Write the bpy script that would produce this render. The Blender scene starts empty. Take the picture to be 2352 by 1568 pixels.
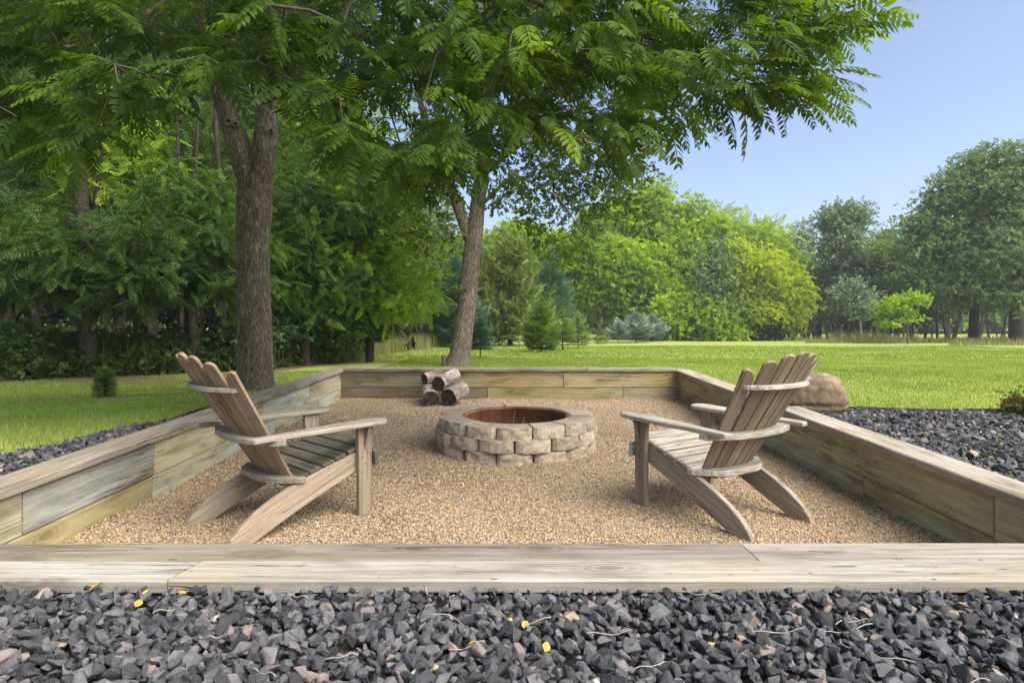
import bpy, bmesh, math, random
import numpy as np
from mathutils import Vector, Matrix, noise as mnoise

random.seed(7)
RNG = np.random.default_rng(11)
R_ = math.radians
sc = bpy.context.scene
COL = sc.collection

# ------------------------------------------------------------------ camera
EYE = 1.15
FOC = 1470.0                      # focal length in units of a 2352-wide frame
cam = bpy.data.cameras.new('camera')
camo = bpy.data.objects.new('camera', cam)
COL.objects.link(camo)
camo.location = (0, 0, EYE)
camo.rotation_euler = (R_(90), 0, 0)
cam.sensor_width = 36
cam.lens = FOC / 2352 * 36
cam.shift_y = -72 / 2352
cam.clip_start = 0.05
cam.clip_end = 2000
sc.camera = camo

# ------------------------------------------------------------------ sky, sun, exposure
SUN_EL, SUN_AZ = R_(52), R_(128)    # azimuth clockwise from +Y
w = bpy.data.worlds.new('World')
sc.world = w
w.use_nodes = True
nt = w.node_tree
bg = nt.nodes['Background']
sky = nt.nodes.new('ShaderNodeTexSky')
sky.sky_type = 'NISHITA'
sky.sun_disc = False
sky.sun_elevation = SUN_EL
sky.sun_rotation = SUN_AZ
sky.air_density = 0.6
sky.dust_density = 3.2
sky.ozone_density = 1.2
nt.links.new(sky.outputs[0], bg.inputs[0])
bg.inputs[1].default_value = 0.128
sl = bpy.data.lights.new('sun', 'SUN')
sl.energy = 2.6
sl.angle = R_(60)
sl.color = (1.0, 0.96, 0.89)
so = bpy.data.objects.new('sun', sl)
COL.objects.link(so)
so.rotation_euler = Vector((math.sin(SUN_AZ) * math.cos(SUN_EL), math.cos(SUN_AZ) * math.cos(SUN_EL), math.sin(SUN_EL))).to_track_quat('Z', 'Y').to_euler()
sc.view_settings.view_transform = 'Standard'
sc.view_settings.look = 'None'
sc.view_settings.exposure = 1.34
sc.view_settings.gamma = 1
sc.view_settings.use_curve_mapping = False
sc.render.engine = 'CYCLES'
sc.cycles.max_bounces = 7
sc.cycles.diffuse_bounces = 4
sc.cycles.transmission_bounces = 4
sc.cycles.glossy_bounces = 2
sc.cycles.sample_clamp_indirect = 6


# ------------------------------------------------------------------ helpers
def ground_z(x, y):
    """height of the lawn: level round the pit, then falling gently away"""
    x = np.asarray(x, float); y = np.asarray(y, float)
    z = 0.345 - 0.030 * np.clip(y - 4.0, 0, 41) - 0.008 * np.clip(y - 45, 0, 400)
    z = z - 0.05 * np.clip(-x - 2.9, 0, 3) * np.clip((y - 2.5) / 3, 0, 1) * 0.5
    z = z + 0.02 * np.sin(x * 0.55 + 1.0) * np.cos(y * 0.4) * np.clip((y - 8) / 6, 0, 1)
    return z


def gz(x, y):
    return float(ground_z(x, y))


def at(px, py, d):
    """the point at distance d that the photograph shows at (px, py)"""
    return np.array([(px - 1176) / FOC * d, d, EYE - (py - 712) / FOC * d])


def norm(a):
    return a / np.maximum(np.linalg.norm(a, axis=-1, keepdims=True), 1e-9)


def tag(o, label=None, cat=None, group=None, kind=None):
    if label: o['label'] = label
    if cat: o['category'] = cat
    if group: o['group'] = group
    if kind: o['kind'] = kind
    return o


def empty(name, loc, rz=0.0):
    o = bpy.data.objects.new(name, None)
    COL.objects.link(o)
    o.location = loc
    o.rotation_euler = (0, 0, rz)
    o.empty_display_size = 0.1
    return o


def link(name, me, mat=None, parent=None, mw=None, color=None):
    o = bpy.data.objects.new(name, me)
    COL.objects.link(o)
    if mat is not None and not me.materials:
        me.materials.append(mat)
    if parent is not None:
        o.parent = parent
    if mw is not None:
        o.matrix_local = mw
    if color is not None:
        o.color = (*color, 1)
    return o


def npmesh(name, V, F, attrs=None, smooth=False, mat=None):
    V = np.ascontiguousarray(V, dtype=np.float32).reshape(-1, 3)
    F = np.ascontiguousarray(F, dtype=np.int32)
    n, k = F.shape
    me = bpy.data.meshes.new(name)
    me.vertices.add(len(V))
    me.vertices.foreach_set('co', V.ravel())
    me.loops.add(n * k)
    me.loops.foreach_set('vertex_index', F.ravel())
    me.polygons.add(n)
    me.polygons.foreach_set('loop_start', np.arange(0, n * k, k, dtype=np.int32))
    me.update(calc_edges=True)
    me.polygons.foreach_set('use_smooth', np.full(n, bool(smooth), dtype=bool))
    for key, val in (attrs or {}).items():
        a = me.attributes.new(key, 'FLOAT', 'POINT')
        a.data.foreach_set('value', np.ascontiguousarray(val, dtype=np.float32).ravel())
    if mat: me.materials.append(mat)
    return me


def bmmesh(name, bm, mat=None, smooth=False):
    me = bpy.data.meshes.new(name)
    bm.to_mesh(me); bm.free()
    if smooth:
        me.polygons.foreach_set('use_smooth', np.ones(len(me.polygons), dtype=bool))
    if mat: me.materials.append(mat)
    return me


def frames(axis, up):
    x = norm(axis)
    y = norm(np.cross(up, x))
    z = np.cross(x, y)
    return np.stack([x, y, z], axis=-1)


def inst(T, P, Rm, S, rnd=None):
    TV, TF = T
    m, n = len(TV), len(P)
    S = np.asarray(S, float)
    if S.ndim == 1: S = np.repeat(S[:, None], 3, 1)
    V = P[:, None, :] + np.einsum('nij,nmj->nmi', Rm, TV[None] * S[:, None, :])
    F = TF[None] + (np.arange(n) * m)[:, None, None]
    A = np.repeat(RNG.random(n) if rnd is None else rnd, m)
    return V.reshape(-1, 3), F.reshape(-1, TF.shape[1]), A


def merge(items):
    V, F, A, off = [], [], [], 0
    for v, f, a in items:
        V.append(v); F.append(f + off); A.append(a); off += len(v)
    return np.concatenate(V), np.concatenate(F), np.concatenate(A)


def randunit(n):
    return norm(RNG.normal(size=(n, 3)))


# ------------------------------------------------------------------ materials
def newmat(name):
    m = bpy.data.materials.new(name)
    m.use_nodes = True
    t = m.node_tree
    t.nodes.clear()
    out = t.nodes.new('ShaderNodeOutputMaterial')
    return m, t, out


def N(t, kind, **kw):
    n = t.nodes.new('ShaderNode' + kind)
    for k, v in kw.items():
        if hasattr(n, k) and not k.startswith('i_'):
            setattr(n, k, v)
        else:
            n.inputs[k[2:].replace('_', ' ')].default_value = v
    return n


def L(t, a, b):
    t.links.new(a, b)


def ramp(t, fac, stops, interp='LINEAR'):
    r = t.nodes.new('ShaderNodeValToRGB')
    r.color_ramp.interpolation = interp
    el = r.color_ramp.elements
    while len(el) < len(stops): el.new(0.5)
    for e, (p, c) in zip(el, stops):
        e.position = p
        e.color = (*c, 1) if len(c) == 3 else c
    L(t, fac, r.inputs[0])
    return r.outputs[0]


def mixc(t, fac, a, b, mode='MIX'):
    n = t.nodes.new('ShaderNodeMix')
    n.data_type = 'RGBA'; n.blend_type = mode
    for sock, v in ((n.inputs['Factor'], fac), (n.inputs[6], a), (n.inputs[7], b)):
        if isinstance(v, (int, float)): sock.default_value = v
        elif isinstance(v, tuple): sock.default_value = (*v, 1)
        else: L(t, v, sock)
    return n.outputs[2]


def mapping(t, src, scale, loc=None):
    m = t.nodes.new('ShaderNodeMapping')
    m.inputs['Scale'].default_value = scale
    L(t, src, m.inputs['Vector'])
    return m.outputs[0]


def noise(t, vec, scale, detail=4, rough=0.55, dist=0.0, out=0):
    n = t.nodes.new('ShaderNodeTexNoise')
    n.inputs['Scale'].default_value = scale
    n.inputs['Detail'].default_value = detail
    n.inputs['Roughness'].default_value = rough
    n.inputs['Distortion'].default_value = dist
    L(t, vec, n.inputs['Vector'])
    return n.outputs[out]


def mathn(t, op, a, b=0.0, clamp=False):
    n = t.nodes.new('ShaderNodeMath'); n.operation = op; n.use_clamp = clamp
    for s, v in ((n.inputs[0], a), (n.inputs[1], b)):
        if isinstance(v, (int, float)): s.default_value = v
        else: L(t, v, s)
    return n.outputs[0]


def bump(t, h, strength, dist, prev=None):
    b = t.nodes.new('ShaderNodeBump')
    b.inputs['Strength'].default_value = strength
    b.inputs['Distance'].default_value = dist
    L(t, h, b.inputs['Height'])
    if prev: L(t, prev, b.inputs['Normal'])
    return b.outputs[0]


def princ(t, out, col, rough=0.8, spec=0.3, nrm=None, metal=0.0):
    p = t.nodes.new('ShaderNodeBsdfPrincipled')
    if isinstance(col, tuple): p.inputs['Base Color'].default_value = (*col, 1)
    else: L(t, col, p.inputs['Base Color'])
    if isinstance(rough, (int, float)): p.inputs['Roughness'].default_value = rough
    else: L(t, rough, p.inputs['Roughness'])
    p.inputs['Specular IOR Level'].default_value = spec
    p.inputs['Metallic'].default_value = metal
    if nrm: L(t, nrm, p.inputs['Normal'])
    if out is not None: L(t, p.outputs[0], out.inputs[0])
    return p


def objcoord(t, spread=7.0):
    """object coordinates, shifted by a random amount per object so no two pieces share a grain"""
    tc = t.nodes.new('ShaderNodeTexCoord')
    oi = t.nodes.new('ShaderNodeObjectInfo')
    s = mathn(t, 'MULTIPLY', oi.outputs['Random'], spread * 3)
    v = t.nodes.new('ShaderNodeVectorMath'); v.operation = 'ADD'
    L(t, tc.outputs['Object'], v.inputs[0]); L(t, s, v.inputs[1])
    return v.outputs[0], oi


def wood_mat(name, contrast=1.0, knots=True, patch=0.0, dirt=0.5, grain_scale=1.0):
    """weathered timber, grain along local X, colour from the object's own colour"""
    m, t, out = newmat(name)
    co, oi = objcoord(t)
    base = mixc(t, 1.0, oi.outputs['Color'], (0.98, 1.0, 0.93), 'MULTIPLY')
    g = grain_scale
    warp = noise(t, mapping(t, co, (1.3, 5, 5)), 1.0, 3)
    gv = t.nodes.new('ShaderNodeVectorMath'); gv.operation = 'MULTIPLY_ADD'
    L(t, warp, gv.inputs[0]); gv.inputs[1].default_value = (0, 0.05, 0.05); L(t, co, gv.inputs[2])
    v2 = gv.outputs[0]
    fine = noise(t, mapping(t, v2, (2.2 * g, 95 * g, 95 * g)), 1.0, 5, 0.65)
    coarse = noise(t, mapping(t, v2, (0.9 * g, 26 * g, 26 * g)), 1.0, 4, 0.6, 0.6)
    rings = t.nodes.new('ShaderNodeTexWave')
    rings.wave_type = 'BANDS'; rings.bands_direction = 'Y'
    rings.inputs['Scale'].default_value = 9 * g
    rings.inputs['Distortion'].default_value = 9
    rings.inputs['Detail'].default_value = 3
    rings.inputs['Detail Scale'].default_value = 0.9
    L(t, mapping(t, v2, (0.12, 1, 1.0)), rings.inputs['Vector'])
    c = mixc(t, mathn(t, 'MULTIPLY', ramp(t, fine, [(0.3, (1, 1, 1)), (0.62, (0, 0, 0))]), 0.55 * contrast), base,
             mixc(t, 1.0, base, (0.42, 0.38, 0.36), 'MULTIPLY'))
    c = mixc(t, mathn(t, 'MULTIPLY', ramp(t, coarse, [(0.35, (1, 1, 1)), (0.6, (0, 0, 0))]), 0.45 * contrast), c,
             mixc(t, 1.0, c, (0.55, 0.47, 0.40), 'MULTIPLY'))
    c = mixc(t, mathn(t, 'MULTIPLY', ramp(t, rings.outputs[0], [(0.0, (1, 1, 1)), (0.45, (0, 0, 0))]), 0.22 * contrast), c,
             mixc(t, 1.0, c, (0.60, 0.47, 0.36), 'MULTIPLY'))
    # silvered patches
    sil = noise(t, mapping(t, co, (1.4, 4, 4)), 1.0, 4, 0.6)
    c = mixc(t, mathn(t, 'MULTIPLY', ramp(t, sil, [(0.45, (0, 0, 0)), (0.7, (1, 1, 1))]), 0.4), c,
             mixc(t, 0.4, mixc(t, 1.0, c, (1.25, 1.22, 1.18), 'MULTIPLY'), (0.38, 0.355, 0.32)))
    if patch:
        ps = noise(t, mapping(t, co, (1.1, 1.5, 1.5)), 1.0, 2, 0.4)
        c = mixc(t, mathn(t, 'MULTIPLY', ramp(t, ps, [(0.50, (0, 0, 0)), (0.56, (1, 1, 1))]), patch), c,
                 mixc(t, 1.0, c, (1.05, 0.93, 0.62), 'MULTIPLY'))
        gs = noise(t, mapping(t, co, (1.7, 9, 9)), 1.0, 3, 0.6)
        c = mixc(t, mathn(t, 'MULTIPLY', ramp(t, gs, [(0.56, (0, 0, 0)), (0.68, (1, 1, 1))]), 0.75), c,
                 mixc(t, 1.0, c, (0.52, 0.50, 0.47), 'MULTIPLY'))
    hgt = mathn(t, 'ADD', mathn(t, 'MULTIPLY', fine, 0.7), mathn(t, 'MULTIPLY', coarse, 0.6))
    if knots:
        vo = t.nodes.new('ShaderNodeTexVoronoi')
        vo.inputs['Scale'].default_value = 1.0
        vo.inputs['Randomness'].default_value = 1.0
        L(t, mapping(t, v2, (2.3, 5.5, 5.5)), vo.inputs['Vector'])
        d = vo.outputs['Distance']
        k = ramp(t, d, [(0.0, (1, 1, 1)), (0.10, (0.9, 0.9, 0.9)), (0.14, (0.15, 0.15, 0.15)), (0.17, (0.7, 0.7, 0.7)), (0.22, (0.1, 0.1, 0.1)), (0.26, (0.4, 0.4, 0.4)), (0.34, (0, 0, 0))])
        c = mixc(t, mathn(t, 'MULTIPLY', k, 0.62), c, mixc(t, 1.0, c, (0.33, 0.24, 0.17), 'MULTIPLY'))
    st = noise(t, mapping(t, co, (2.2, 7, 7)), 1.0, 5, 0.7)
    c = mixc(t, mathn(t, 'MULTIPLY', ramp(t, st, [(0.52, (0, 0, 0)), (0.72, (1, 1, 1))]), dirt), c, mixc(t, 1.0, c, (0.50, 0.46, 0.42), 'MULTIPLY'))
    sp_ = noise(t, mapping(t, co, (26, 60, 60)), 1.0, 1, 0.4)
    c = mixc(t, mathn(t, 'MULTIPLY', ramp(t, sp_, [(0.74, (0, 0, 0)), (0.77, (1, 1, 1))]), 0.6), c, (0.05, 0.04, 0.03))
    # long drying cracks
    cr = noise(t, mapping(t, v2, (0.8, 38, 38)), 1.0, 2, 0.4, 0.3)
    crk = ramp(t, mathn(t, 'ABSOLUTE', mathn(t, 'SUBTRACT', cr, 0.5)), [(0.0, (1, 1, 1)), (0.022, (0, 0, 0))])
    msk = ramp(t, noise(t, mapping(t, co, (1.5, 6, 6)), 1.0, 2), [(0.48, (0, 0, 0)), (0.56, (1, 1, 1))])
    crk = mathn(t, 'MULTIPLY', crk, msk)
    c = mixc(t, mathn(t, 'MULTIPLY', crk, 0.8), c, (0.03, 0.025, 0.02))
    hgt = mathn(t, 'SUBTRACT', hgt, mathn(t, 'MULTIPLY', crk, 1.2))
    nr = bump(t, hgt, 0.55, 0.004)
    princ(t, out, c, 0.85, 0.2, nr)
    return m


M = {}
M['timber'] = wood_mat('timber wood', 1.05, True, 0.55)
M['cap'] = wood_mat('cap board wood', 1.05, True, 0.3)
M['chair'] = wood_mat('chair wood', 1.3, False, 0.0, grain_scale=1.15)


def foliage_mat(name, stops, trans=0.38, tcol=(1.75, 1.7, 0.4), rough=0.55, spec=0.2, wear=True):
    m, t, out = newmat(name)
    at_ = t.nodes.new('ShaderNodeAttribute'); at_.attribute_name = 'rnd'
    c = ramp(t, at_.outputs['Fac'], stops)
    tc = t.nodes.new('ShaderNodeTexCoord')
    big = noise(t, tc.outputs['Object'], 0.9, 2)
    c = mixc(t, 0.7, c, ramp(t, big, [(0.3, (0.72, 0.80, 0.75)), (0.7, (1.2, 1.15, 0.95))]), 'MULTIPLY')
    p = princ(t, None, c, rough, spec)
    tr = t.nodes.new('ShaderNodeBsdfTranslucent')
    L(t, mixc(t, 1.0, c, tcol, 'MULTIPLY'), tr.inputs[0])
    mx = t.nodes.new('ShaderNodeMixShader')
    mx.inputs[0].default_value = trans
    L(t, p.outputs[0], mx.inputs[1]); L(t, tr.outputs[0], mx.inputs[2])
    L(t, mx.outputs[0], out.inputs[0])
    return m


M['walnut'] = foliage_mat('walnut leaf', [(0, (0.032, 0.068, 0.010)), (0.5, (0.062, 0.115, 0.014)), (0.82, (0.11, 0.175, 0.016)), (1, (0.19, 0.28, 0.02))], 0.48)
M['ash'] = foliage_mat('small green leaf', [(0, (0.045, 0.078, 0.012)), (0.6, (0.080, 0.125, 0.016)), (1, (0.15, 0.20, 0.02))], 0.42)
M['woods'] = foliage_mat('woodland leaf', [(0, (0.030, 0.068, 0.012)), (0.6, (0.058, 0.112, 0.016)), (1, (0.12, 0.19, 0.02))], 0.42)
M['teal'] = foliage_mat('dark teal leaf', [(0, (0.030, 0.062, 0.013)), (0.6, (0.052, 0.098, 0.019)), (1, (0.095, 0.15, 0.022))], 0.35)  # leaves of a dark teal green
M['bright'] = foliage_mat('fresh green leaf', [(0, (0.12, 0.20, 0.014)), (0.5, (0.21, 0.32, 0.018)), (1, (0.33, 0.43, 0.03))], 0.48)
M['lime'] = foliage_mat('lime leaf', [(0, (0.17, 0.27, 0.014)), (0.5, (0.26, 0.39, 0.022)), (1, (0.35, 0.47, 0.04))], 0.48)
M['yellow'] = foliage_mat('yellow green leaf', [(0, (0.19, 0.26, 0.014)), (0.5, (0.30, 0.38, 0.022)), (1, (0.41, 0.48, 0.045))], 0.45)
M['oak'] = foliage_mat('dull green leaf', [(0, (0.12, 0.175, 0.075)), (0.5, (0.185, 0.26, 0.105)), (1, (0.26, 0.35, 0.13))], 0.3, (1.2, 1.4, 0.7))
M['grey'] = foliage_mat('grey green leaf', [(0, (0.14, 0.19, 0.12)), (0.5, (0.21, 0.275, 0.165)), (1, (0.29, 0.36, 0.21))], 0.25, (1.2, 1.3, 0.8))
M['deep'] = foliage_mat('deep green leaf', [(0, (0.030, 0.065, 0.030)), (0.6, (0.052, 0.10, 0.042)), (1, (0.085, 0.14, 0.055))], 0.2)
M['shadeleaf'] = foliage_mat('painted shade leaf', [(0, (0.018, 0.022, 0.014)), (0.6, (0.028, 0.036, 0.02)), (1, (0.05, 0.07, 0.03))], 0.1)  # woodland leaves darkened, painting in the shade low in the left woods
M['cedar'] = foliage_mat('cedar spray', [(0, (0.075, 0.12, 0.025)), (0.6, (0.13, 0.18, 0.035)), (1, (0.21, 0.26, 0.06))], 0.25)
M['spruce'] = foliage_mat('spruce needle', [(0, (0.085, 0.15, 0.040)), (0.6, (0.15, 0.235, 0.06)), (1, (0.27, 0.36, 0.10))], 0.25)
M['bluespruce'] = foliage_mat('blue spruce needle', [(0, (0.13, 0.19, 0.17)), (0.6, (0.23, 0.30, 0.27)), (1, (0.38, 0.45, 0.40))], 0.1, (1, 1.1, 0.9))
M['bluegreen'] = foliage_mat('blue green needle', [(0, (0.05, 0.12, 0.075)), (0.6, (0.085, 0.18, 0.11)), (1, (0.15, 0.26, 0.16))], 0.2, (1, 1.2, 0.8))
M['redshrub'] = foliage_mat('barberry leaf', [(0, (0.05, 0.09, 0.02)), (0.6, (0.10, 0.12, 0.03)), (1, (0.20, 0.07, 0.04))], 0.25)
M['blade'] = foliage_mat('lawn blade', [(0, (0.11, 0.185, 0.026)), (0.6, (0.205, 0.285, 0.048)), (0.9, (0.31, 0.355, 0.10)), (1, (0.40, 0.37, 0.19))], 0.35)
M['tall'] = foliage_mat('tall grass', [(0, (0.08, 0.13, 0.03)), (0.5, (0.17, 0.20, 0.06)), (1, (0.34, 0.29, 0.15))], 0.3)
M['under'] = foliage_mat('undergrowth leaf', [(0, (0.030, 0.065, 0.015)), (0.6, (0.055, 0.10, 0.022)), (1, (0.12, 0.14, 0.035))], 0.3)


def bark_mat(name, dark, light, sc_=1.0, str_=0.9):
    m, t, out = newmat(name)
    tc = t.nodes.new('ShaderNodeTexCoord')
    co = tc.outputs['Object']
    n1 = noise(t, mapping(t, co, (26 * sc_, 26 * sc_, 6 * sc_)), 1.0, 4, 0.6, 1.2)
    rid = mathn(t, 'ABSOLUTE', mathn(t, 'SUBTRACT', n1, 0.5))
    c = ramp(t, rid, [(0.0, dark), (0.06, tuple((a + b) / 2 for a, b in zip(dark, light))), (0.16, light)])
    big = noise(t, co, 2.2, 3)
    c = mixc(t, 0.6, c, ramp(t, big, [(0.3, (0.75, 0.78, 0.72)), (0.7, (1.2, 1.12, 1.05))]), 'MULTIPLY')
    lich = noise(t, co, 9, 3)
    c = mixc(t, mathn(t, 'MULTIPLY', ramp(t, lich, [(0.6, (0, 0, 0)), (0.75, (1, 1, 1))]), 0.3), c, (0.16, 0.18, 0.11))
    h = mathn(t, 'ADD', mathn(t, 'MULTIPLY', rid, 2.2), mathn(t, 'MULTIPLY', noise(t, co, 60, 3), 0.25))
    princ(t, out, c, 0.9, 0.15, bump(t, h, str_, 0.02))
    return m


M['bark'] = bark_mat('furrowed bark', (0.040, 0.033, 0.026), (0.215, 0.180, 0.140))
M['bark2'] = bark_mat('grey brown bark', (0.05, 0.042, 0.034), (0.24, 0.20, 0.165), 0.9)
M['barkdark'] = bark_mat('dark bark', (0.02, 0.017, 0.014), (0.075, 0.06, 0.048), 0.6)  # bark of a dark brown tone
M['barkpale'] = bark_mat('pale aspen bark', (0.16, 0.15, 0.13), (0.50, 0.48, 0.44), 0.35, 0.3)
M['twig'] = bark_mat('twig bark', (0.07, 0.055, 0.045), (0.20, 0.165, 0.135), 2.0, 0.3)


def lawn_mat():
    m, t, out = newmat('lawn soil and turf')
    g = t.nodes.new('ShaderNodeNewGeometry')
    co = g.outputs['Position']
    big = noise(t, mapping(t, co, (0.35, 0.22, 0.3)), 1.0, 4, 0.6)
    mid = noise(t, co, 2.6, 4, 0.6)
    fine = noise(t, mapping(t, co, (60, 34, 60)), 1.0, 4, 0.7)
    c = ramp(t, fine, [(0.30, (0.19, 0.235, 0.045)), (0.5, (0.275, 0.325, 0.075)), (0.72, (0.36, 0.40, 0.12))])
    c = mixc(t, 0.75, c, ramp(t, big, [(0.3, (0.82, 0.90, 0.8)), (0.5, (1, 1, 1)), (0.7, (1.22, 1.08, 1.1))]), 'MULTIPLY')
    c = mixc(t, 0.6, c, ramp(t, mid, [(0.3, (0.84, 0.9, 0.8)), (0.7, (1.15, 1.08, 1.1))]), 'MULTIPLY')
    dry = noise(t, mapping(t, co, (0.8, 1.5, 1)), 1.0, 3, 0.6)
    c = mixc(t, mathn(t, 'MULTIPLY', ramp(t, dry, [(0.66, (0, 0, 0)), (0.76, (1, 1, 1))]), 0.45), c, (0.26, 0.23, 0.10))
    princ(t, out, c, 0.9, 0.15, bump(t, fine, 0.8, 0.03))
    return m


def soil_mat(name, a, b):
    m, t, out = newmat(name)
    g = t.nodes.new('ShaderNodeNewGeometry')
    n1 = noise(t, g.outputs['Position'], 30, 5, 0.7)
    princ(t, out, ramp(t, n1, [(0.3, a), (0.7, b)]), 0.95, 0.1, bump(t, n1, 0.8, 0.02))
    return m


def pea_mat(name='pea gravel bed'):
    m, t, out = newmat(name)
    g = t.nodes.new('ShaderNodeNewGeometry')
    co = g.outputs['Position']
    vo = t.nodes.new('ShaderNodeTexVoronoi'); vo.inputs['Scale'].default_value = 95
    L(t, co, vo.inputs['Vector'])
    sep = t.nodes.new('ShaderNodeSeparateColor'); L(t, vo.outputs['Color'], sep.inputs[0])
    c = ramp(t, sep.outputs[0], PEA)
    c = mixc(t, ramp(t, vo.outputs['Distance'], [(0.3, (0, 0, 0)), (0.75, (1, 1, 1))]), c, (0.10, 0.075, 0.05))
    big = noise(t, co, 1.3, 4)
    c = mixc(t, 0.6, c, ramp(t, big, [(0.35, (0.82, 0.78, 0.74)), (0.65, (1.12, 1.1, 1.08))]), 'MULTIPLY')
    h = mathn(t, 'SUBTRACT', 1.0, vo.outputs['Distance'])
    princ(t, out, c, 0.8, 0.25, bump(t, h, 0.9, 0.006))
    return m


PEA = [(0.0, (0.138, 0.084, 0.046)), (0.12, (0.258, 0.172, 0.092)), (0.3, (0.378, 0.264, 0.143)), (0.5, (0.464, 0.343, 0.198)),
       (0.7, (0.396, 0.304, 0.198)), (0.85, (0.516, 0.422, 0.294)), (0.95, (0.258, 0.207, 0.161)), (1.0, (0.568, 0.502, 0.396))]
ROCK = [(0.0, (0.022, 0.022, 0.024)), (0.35, (0.043, 0.044, 0.047)), (0.65, (0.072, 0.072, 0.076)), (0.92, (0.115, 0.112, 0.113)), (0.955, (0.145, 0.115, 0.108)),
        (0.985, (0.22, 0.17, 0.14)), (0.994, (0.34, 0.25, 0.15)), (1.0, (0.40, 0.37, 0.32))]


def stone_mat(name, stops, per_object, scale=60, amt=0.35, rough=0.75, spk=True):
    m, t, out = newmat(name)
    if per_object:
        oi = t.nodes.new('ShaderNodeObjectInfo'); f = oi.outputs['Random']
    else:
        a = t.nodes.new('ShaderNodeAttribute'); a.attribute_name = 'rnd'; f = a.outputs['Fac']
    c = ramp(t, f, stops)
    g = t.nodes.new('ShaderNodeNewGeometry')
    n1 = noise(t, g.outputs['Position'], scale, 4, 0.65)
    c = mixc(t, 0.9, c, ramp(t, n1, [(0.3, (1 - amt,) * 3), (0.7, (1 + amt,) * 3)]), 'MULTIPLY')
    if spk:
        n2 = noise(t, g.outputs['Position'], scale * 7, 2, 0.5)
        c = mixc(t, mathn(t, 'MULTIPLY', ramp(t, n2, [(0.62, (0, 0, 0)), (0.72, (1, 1, 1))]), 0.35), c, (0.35, 0.35, 0.36))
    princ(t, out, c, rough, 0.35, bump(t, n1, 0.5, 0.004))
    return m


M['lawn'] = lawn_mat()
M['soil'] = soil_mat('dark soil', (0.012, 0.011, 0.010), (0.035, 0.03, 0.026))
M['dirt'] = soil_mat('bare brown soil', (0.10, 0.065, 0.04), (0.20, 0.14, 0.09))
M['peabed'] = pea_mat()
M['pea'] = stone_mat('pea stone', PEA, False, 150, 0.15, 0.6, False)
M['rock_each'] = stone_mat('crushed basalt piece', ROCK, True)
M['rock'] = stone_mat('crushed basalt', ROCK, False)


def block_mat():
    m, t, out = newmat('tumbled concrete')
    co, oi = objcoord(t)
    n1 = noise(t, co, 14, 5, 0.7)
    n2 = noise(t, co, 120, 3, 0.6)
    n3 = noise(t, co, 3.5, 3, 0.5)
    c = mixc(t, 1.0, oi.outputs['Color'], ramp(t, n1, [(0.25, (0.6, 0.58, 0.55)), (0.5, (1, 1, 1)), (0.75, (1.25, 1.2, 1.15))]), 'MULTIPLY')
    c = mixc(t, 0.8, c, ramp(t, n2, [(0.3, (0.68, 0.66, 0.64)), (0.65, (1.18, 1.18, 1.18))]), 'MULTIPLY')
    c = mixc(t, mathn(t, 'MULTIPLY', ramp(t, n3, [(0.5, (0, 0, 0)), (0.68, (1, 1, 1))]), 0.5), c, (0.15, 0.125, 0.105))
    h = mathn(t, 'ADD', mathn(t, 'MULTIPLY', n1, 1.0), mathn(t, 'MULTIPLY', n2, 0.7))
    princ(t, out, c, 0.92, 0.15, bump(t, h, 0.9, 0.008))
    return m


def rust_mat():
    m, t, out = newmat('rusted steel')
    tc = t.nodes.new('ShaderNodeTexCoord'); co = tc.outputs['Object']
    n1 = noise(t, mapping(t, co, (5, 5, 1.4)), 1.0, 5, 0.65)
    n2 = noise(t, co, 45, 4, 0.6)
    c = ramp(t, n1, [(0.28, (0.045, 0.028, 0.022)), (0.45, (0.16, 0.062, 0.030)), (0.6, (0.29, 0.115, 0.045)), (0.72, (0.23, 0.17, 0.13)), (0.85, (0.40, 0.36, 0.32))])
    c = mixc(t, 0.7, c, ramp(t, n2, [(0.3, (0.7, 0.7, 0.7)), (0.7, (1.2, 1.2, 1.2))]), 'MULTIPLY')
    princ(t, out, c, 0.7, 0.4, bump(t, n2, 0.3, 0.003), 0.15)
    return m


def boulder_mat():
    m, t, out = newmat('sandstone boulder')
    tc = t.nodes.new('ShaderNodeTexCoord'); co = tc.outputs['Object']
    n1 = noise(t, mapping(t, co, (5, 5, 8)), 1.0, 6, 0.65, 0.6)
    n2 = noise(t, co, 40, 5, 0.7)
    n3 = noise(t, co, 9, 4, 0.6)
    c = ramp(t, n1, [(0.3, (0.09, 0.062, 0.036)), (0.5, (0.19, 0.138, 0.082)), (0.7, (0.29, 0.222, 0.14))])
    c = mixc(t, 0.6, c, ramp(t, n2, [(0.3, (0.7, 0.7, 0.7)), (0.7, (1.25, 1.22, 1.2))]), 'MULTIPLY')
    c = mixc(t, mathn(t, 'MULTIPLY', ramp(t, n3, [(0.60, (0, 0, 0)), (0.68, (1, 1, 1))]), 0.55), c, (0.36, 0.38, 0.35))
    princ(t, out, c, 0.85, 0.25, bump(t, mathn(t, 'ADD', n1, mathn(t, 'MULTIPLY', n2, 0.5)), 0.7, 0.02))
    return m


def logbark_mat():
    m, t, out = newmat('old log bark')
    co, oi = objcoord(t)
    n1 = noise(t, mapping(t, co, (5, 22, 22)), 1.0, 5, 0.7, 0.8)
    n2 = noise(t, mapping(t, co, (3, 5, 5)), 1.0, 4, 0.6)
    c = ramp(t, n1, [(0.3, (0.045, 0.035, 0.03)), (0.5, (0.19, 0.15, 0.125)), (0.68, (0.44, 0.40, 0.36))])
    c = mixc(t, ramp(t, n2, [(0.45, (0, 0, 0)), (0.6, (1, 1, 1))]), c, ramp(t, n1, [(0.35, (0.20, 0.15, 0.12)), (0.65, (0.48, 0.43, 0.39))]))
    princ(t, out, c, 0.9, 0.15, bump(t, n1, 0.9, 0.012))
    return m


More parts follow.
